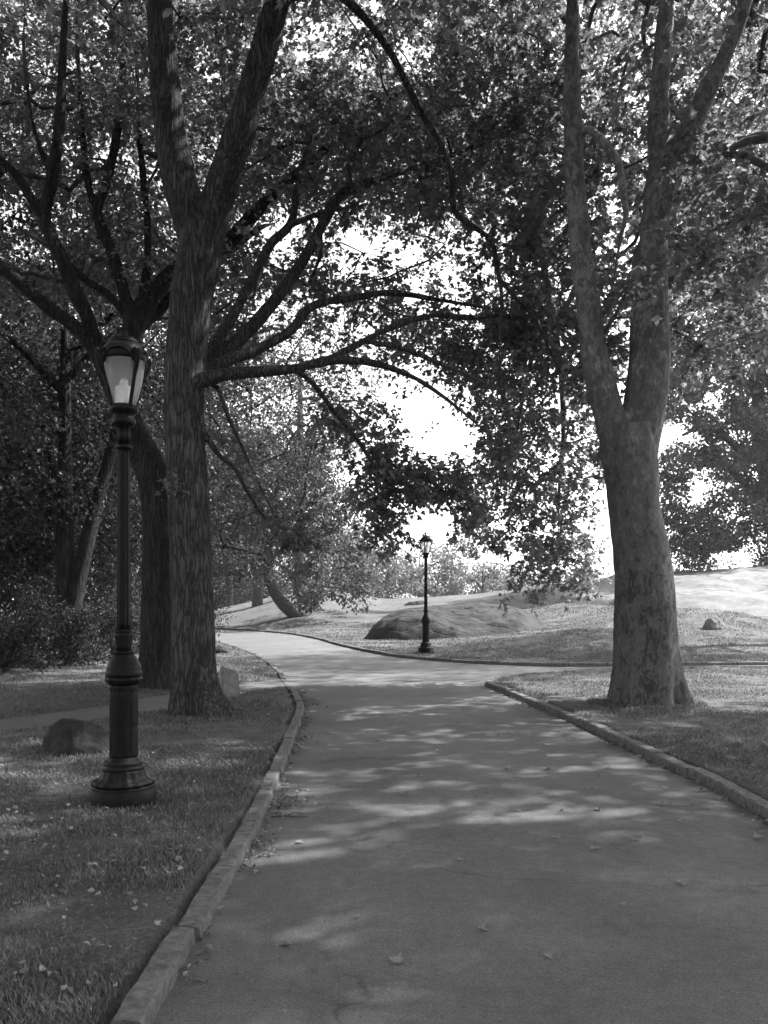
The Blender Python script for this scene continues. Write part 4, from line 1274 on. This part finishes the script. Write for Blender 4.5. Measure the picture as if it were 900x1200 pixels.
        for x in th:
            f = abs(x)/.80
            r = 25.2+1.6*(1-f); y = 401.5+15*f**2.6
            aa = a+math.pi/4+x*.98
            arc.append((r*K*math.cos(aa), r*K*math.sin(aa), zz(y)))
        V, q, t = tube(np.array(arc), np.full(len(arc), 1.7*K), 7); mb.add(V, q, t)
        mb.build('cage_arch', M['iron'], root)
    return root


def copy_tree(o, parent=None):
    c = o.copy(); COL.objects.link(c)
    if parent is not None: c.parent = parent
    for ch in list(o.children): copy_tree(ch, c)
    return c


LG = 'cast iron park lamps along the path'
xl, yl = at(145, 940, 6.22+.12)[:2]
lamp = make_lamp('park_lamp', (xl, yl, gz1(xl, yl)), math.radians(-89), 'tall ornate black iron lamp standing in the grass at the left, nearest of all', LG)
xl, yl = at(499, 765, 25.0)[:2]
l2 = copy_tree(lamp); l2.location = (xl, yl, gz1(xl, yl)); l2.rotation_euler.z = .5
l2['label'] = 'black iron lamp on the grass edge in front of the bedrock hump'
xl, yl = at(270, 737, 112.0)[:2]
l3 = copy_tree(lamp); l3.location = (xl, yl, gz1(xl, yl)); l3.rotation_euler.z = 1.1
l3['label'] = 'tiny faraway lamp seen beyond the bend right of the furrowed trunk'

# ------------------------------------------------------------------ grass and fallen leaves
rg = np.random.default_rng(77)
def lawn_points(n, Y0, Y1, pxlo=-80, pxhi=980, pw=1.0):
    u = rg.uniform(0, 1, n)
    Y = Y0*(Y1/Y0)**u if pw == 1.0 else (Y0**pw+(Y1**pw-Y0**pw)*u)**(1/pw)
    px = rg.uniform(pxlo, pxhi, n)
    P = np.stack([(px-450)/F*Y, Y], 1)
    s1, s2 = path_sd(P)
    ok = (s1 > .17) & (s2 > .03)
    return P[ok]


def ring(cx, cy, r0, r1, n):
    a = rg.uniform(0, 6.28, n); q_ = np.sqrt(rg.uniform(r0**2, r1**2, n)); return np.stack([cx+q_*np.cos(a), cy+q_*np.sin(a)], 1)
coll = np.vstack([ring(lamp.location.x, lamp.location.y, .22, .33, 900), ring(b1[0], b1[1], .40, .75, 2600), ring(b2[0], b2[1], .42, .7, 1500), ring(b3[0], b3[1], .5, .85, 2600),
                  ring(hit(88, 888)[0], hit(88, 888)[1]+.22, .25, .5, 1400), ring(l2.location.x, l2.location.y, .2, .35, 300)])
P = np.vstack([lawn_points(250000, 2.9, 9, -150, 1050, .6), lawn_points(170000, 8, 24, -60, 960, .4), lawn_points(110000, 21, 48, 250, 960, .3)])
nzv = nz(P*1.0, .9, 2.0, 3)
ok = rg.uniform(0, 1, len(P)) < np.clip(.66+1.3*nzv, .06, 1); P = np.vstack([P[ok], coll]); nzv = np.concatenate([nzv[ok], np.full(len(coll), .6)])
n = len(P); Yd = P[:, 1]
zb = lawn_z(P)
hg = (.021+.022*rg.uniform(0, 1, n)**1.5)*(1+.7*np.clip(nzv, -.6, .8))*np.clip(.8+Yd/40, 1, 1.5)
wd = np.clip(.0014+.00040*Yd, .0022, .018)*rg.uniform(.7, 1.4, n)
az = rg.uniform(0, 6.28, n); dr = np.stack([np.cos(az), np.sin(az)], 1); sd = np.stack([-dr[:, 1], dr[:, 0]], 1)
bend = hg*rg.uniform(.15, 1.0, n)
B = np.column_stack([P, zb-.006])
up = np.array([0, 0, 1.0])
d3 = np.column_stack([dr, np.zeros(n)]); s3 = np.column_stack([sd, np.zeros(n)])
midp = B+up*(hg*.6)[:, None]+d3*(bend*.3)[:, None]
tip = B+up*(hg)[:, None]+d3*bend[:, None]
V = np.stack([B-s3*wd[:, None], B+s3*wd[:, None], midp+s3*(wd*.75)[:, None], midp-s3*(wd*.75)[:, None], tip], 1).reshape(-1, 3)
i = (np.arange(n)*5)[:, None]
o = mesh_np('grass', V, [i+np.array([[0, 1, 2, 3]]), i+np.array([[3, 2, 4]])], M['grass_blade'], None, False)
tag(o, 'short mown grass blades covering the lawns', 'grass', kind='stuff')

# litter: drifts against the kerbs and scattered over the grass
pts = []
for L, side, n_, wmax, y0, y1 in ((LEFT_EDGE, -1, 2300, .28, 3, 15.5), (RIGHT_EDGE, +1, 800, .18, 4, 17), (HILL_EDGE, +1, 200, .2, 20, 30)):
    Ls = L[(L[:, 1] > y0) & (L[:, 1] < y1)]
    k = rg.integers(0, len(Ls)-1, n_); t = rg.uniform(0, 1, n_)[:, None]
    p = Ls[k]*(1-t)+Ls[k+1]*t; tg = unit(Ls[k+1]-Ls[k]); nn = np.stack([-tg[:, 1], tg[:, 0]], 1)
    clus = np.clip(.55+.9*nz(p, .8, 4, 2), .05, 1.3)
    off = .015+np.abs(rg.normal(0, wmax*.55, n_))*clus
    p = p+nn*side*off[:, None]
    pts.append(p[(rg.uniform(0, 1, n_) < clus)])
pl = np.vstack(pts)
pg = np.vstack([lawn_points(3800, 3, 9, -100, 1000, .9), lawn_points(2000, 8, 20, -50, 950, .9), lawn_points(150, 18, 36, 380, 950, .9)])
clu = np.clip(.5+1.1*nz(pg, .5, 11, 2), .05, 1); pg = pg[rg.uniform(0, 1, len(pg)) < clu]
p2 = np.vstack([pl, pg]); s1, s2 = path_sd(p2)
onp = (np.minimum(s1, s2) < 0)
okk = onp | (np.minimum(s1, s2) > .17); p2, onp = p2[okk], onp[okk]
zl = np.where(onp, height(p2)+.008, lawn_z(p2)+.024)
n = len(p2); az = rg.uniform(0, 6.28, n)
pos = np.column_stack([p2, zl+rg.uniform(0, .012, n)])
ax = np.column_stack([np.cos(az), np.sin(az), rg.normal(.1, .28, n)]); nr = np.array([0, 0, 1.0])+rg.normal(0, .38, (n, 3))
szl = rg.uniform(.014, .042, n)
SHAPES['curled'] = (np.array([(0, 0, 0), (.25, .12, .16), (.42, .42, .30), (.2, .8, .14), (.03, 1, .05), (-.22, .72, .2), (-.36, .35, .26), (-.16, .1, .1)]), [np.array([(0, 1, 2, 3, 4), (0, 4, 5, 6, 7)])])
kind = rg.uniform(0, 1, n)
LV, LFq = [], {}
off = 0
for shp, mk in (('curled', kind < .55), ('oval', (kind >= .55) & (kind < .75)), ('lobed', kind >= .75)):
    tv = leaves_mesh('tmp', pos[mk], ax[mk], nr[mk], szl[mk], shp, None, None, None)
    me = tv.data; c = np.zeros(len(me.vertices)*3, np.float32); me.vertices.foreach_get('co', c)
    LV.append(c.reshape(-1, 3)); Vn, Fn = SHAPES[shp]
    for f in Fn:
        ff = (f[None]+(np.arange(mk.sum())*len(Vn))[:, None, None]).reshape(-1, f.shape[1])+off
        LFq.setdefault(f.shape[1], []).append(ff)
    off += len(me.vertices); bpy.data.objects.remove(tv); bpy.data.meshes.remove(me)
o = mesh_np('leaf_litter', np.vstack(LV), [np.vstack(x) for x in LFq.values()], M['dry_leaf'], None, False)
tag(o, 'dry fallen leaves drifted along the kerbs and over the grass', 'leaf litter', kind='stuff')


def leaf_obj(mesh_name, size, curl, seed):
    rs = np.random.default_rng(seed)
    V = LOBE_V.copy()*size
    V[:, 2] = np.abs(V[:, 0])**1.5*curl*2.2+rs.normal(0, .04*size, len(V))+.006
    me = bpy.data.meshes.new(mesh_name)
    me.from_pydata([tuple(v) for v in V], [], [tuple(f) for f in LOBE_F[0]])
    me.materials.append(M['path_leaf']); return me


meshes = [leaf_obj('fallen_leaf', s, c, k) for k, (s, c) in enumerate([(.06, 1.3), (.05, .8), (.07, 1.6), (.045, 1.0), (.06, .5)])]
lp = [(724, 868), (690, 925), (645, 902), (616, 912), (711, 900), (777, 925), (700, 924), (776, 944), (662, 950), (652, 981), (697, 950), (794, 962), (885, 984), (827, 948), (640, 886), (655, 858), (622, 860), (634, 874), (637, 882), (541, 858),
      (569, 858), (586, 863), (477, 933), (453, 914), (494, 911), (512, 881), (347, 988), (303, 1022), (360, 926), (441, 869), (425, 836), (380, 891), (387, 950), (461, 963), (540, 1010), (693, 997), (730, 1060), (560, 1090), (420, 1075), (800, 1035), (470, 1130), (640, 1120), (340, 1110), (538, 847), (595, 902), (720, 970), (606, 950), (750, 985)]
for k, (px, py) in enumerate(lp):
    Y = EYE*F/(py-HORIZON); x = (px-450)/F*Y
    o = bpy.data.objects.new('fallen_leaf', meshes[k % 5]); o.location = (x, Y, float(height(np.array([[x, Y]]))[0])+.004)
    o.rotation_euler = (rg.normal(0, .15), rg.normal(0, .15), rg.uniform(0, 6.28)); sc_ = rg.uniform(.8, 1.2); o.scale = (sc_, sc_, sc_)
    link(o); tag(o, 'single dry fallen leaf lying on the open asphalt of the path', 'leaf', 'loose leaves on the open path')
# a broken twig by the left kerb
mb = MB()
Y = EYE*F/(960-HORIZON); x0 = (318-450)/F*Y
L = crom(np.array([(x0, Y, .015), (x0+.09, Y+.02, .02), (x0+.17, Y+.005, .016), (x0+.26, Y+.03, .012)]), n=4)
V, q, t = tube(L, np.linspace(.006, .003, len(L)), 6); mb.add(V, q, t)
V, q, t = tube(np.array([L[5], L[5]+[.04, .05, .01], L[5]+[.09, .07, .004]]), [.004, .003, .002], 5); mb.add(V, q, t)
o = mb.build('fallen_twig', M['twig'], None, True, L[0]); tag(o, 'broken twig lying among the leaves by the left kerb', 'twig')

# ------------------------------------------------------------------ summer haze: one closed box of air round everything
bm = bmesh.new(); bmesh.ops.create_cube(bm, size=1)
for v in bm.verts: v.co = Vector((v.co.x*2200, 800+v.co.y*2200, 16.5+v.co.z*40))
me = bpy.data.meshes.new('haze'); bm.to_mesh(me); bm.free()
o = link(bpy.data.objects.new('haze', me)); tag(o, kind='stuff')
m = bpy.data.materials.new('haze_air'); m.use_nodes = True; nt = m.node_tree; nt.nodes.clear()
pv = nd(nt, 'ShaderNodeVolumePrincipled'); pv.inputs['Color'].default_value = g(.9); pv.inputs['Density'].default_value = .00035; pv.inputs['Anisotropy'].default_value = .3
nt.links.new(pv.outputs[0], nd(nt, 'ShaderNodeOutputMaterial').inputs['Volume']); me.materials.append(m)

# ------------------------------------------------------------------ light, sky, camera
EL, AZ = math.radians(49), math.radians(67)      # sun behind to the right; AZ measured from +Y towards +X
w = bpy.data.worlds.new('World'); SC.world = w; w.use_nodes = True
nt = w.node_tree; bg = nt.nodes['Background']
sky = nd(nt, 'ShaderNodeTexSky', sky_type='NISHITA'); sky.sun_disc = False
sky.sun_elevation = EL; sky.sun_rotation = AZ; sky.dust_density = 2.0; sky.air_density = 1.2
bw = nd(nt, 'ShaderNodeRGBToBW'); nt.links.new(sky.outputs[0], bw.inputs[0]); nt.links.new(bw.outputs[0], bg.inputs[0])
bg.inputs[1].default_value = 0.125
sl = bpy.data.lights.new('sun', 'SUN'); sl.energy = 3.4; sl.angle = math.radians(.7); sl.color = (1, 1, 1)
so = bpy.data.objects.new('sun', sl); link(so)
so.rotation_euler = Vector((-math.sin(AZ)*math.cos(EL), -math.cos(AZ)*math.cos(EL), -math.sin(EL))).to_track_quat('-Z', 'Y').to_euler()
so.location = (20, 20, 40)
cam = bpy.data.cameras.new('camera'); co = bpy.data.objects.new('camera', cam); link(co)
co.location = (0, 0, EYE); co.rotation_euler = (math.radians(90), 0, 0)
cam.sensor_fit = 'HORIZONTAL'; cam.sensor_width = 36; cam.lens = 36*F/900; cam.shift_y = (HORIZON-600)/900
cam.clip_end = 4000; cam.clip_start = .05
SC.camera = co
SC.view_settings.view_transform = 'Standard'; SC.view_settings.look = 'None'; SC.view_settings.gamma = 1
SC.view_settings.use_curve_mapping = False
SC.view_settings.exposure = 2.35
SC.cycles.max_bounces = 6; SC.cycles.diffuse_bounces = 3; SC.cycles.glossy_bounces = 2; SC.cycles.transmission_bounces = 4; SC.cycles.transparent_max_bounces = 6
SC.cycles.use_denoising = True
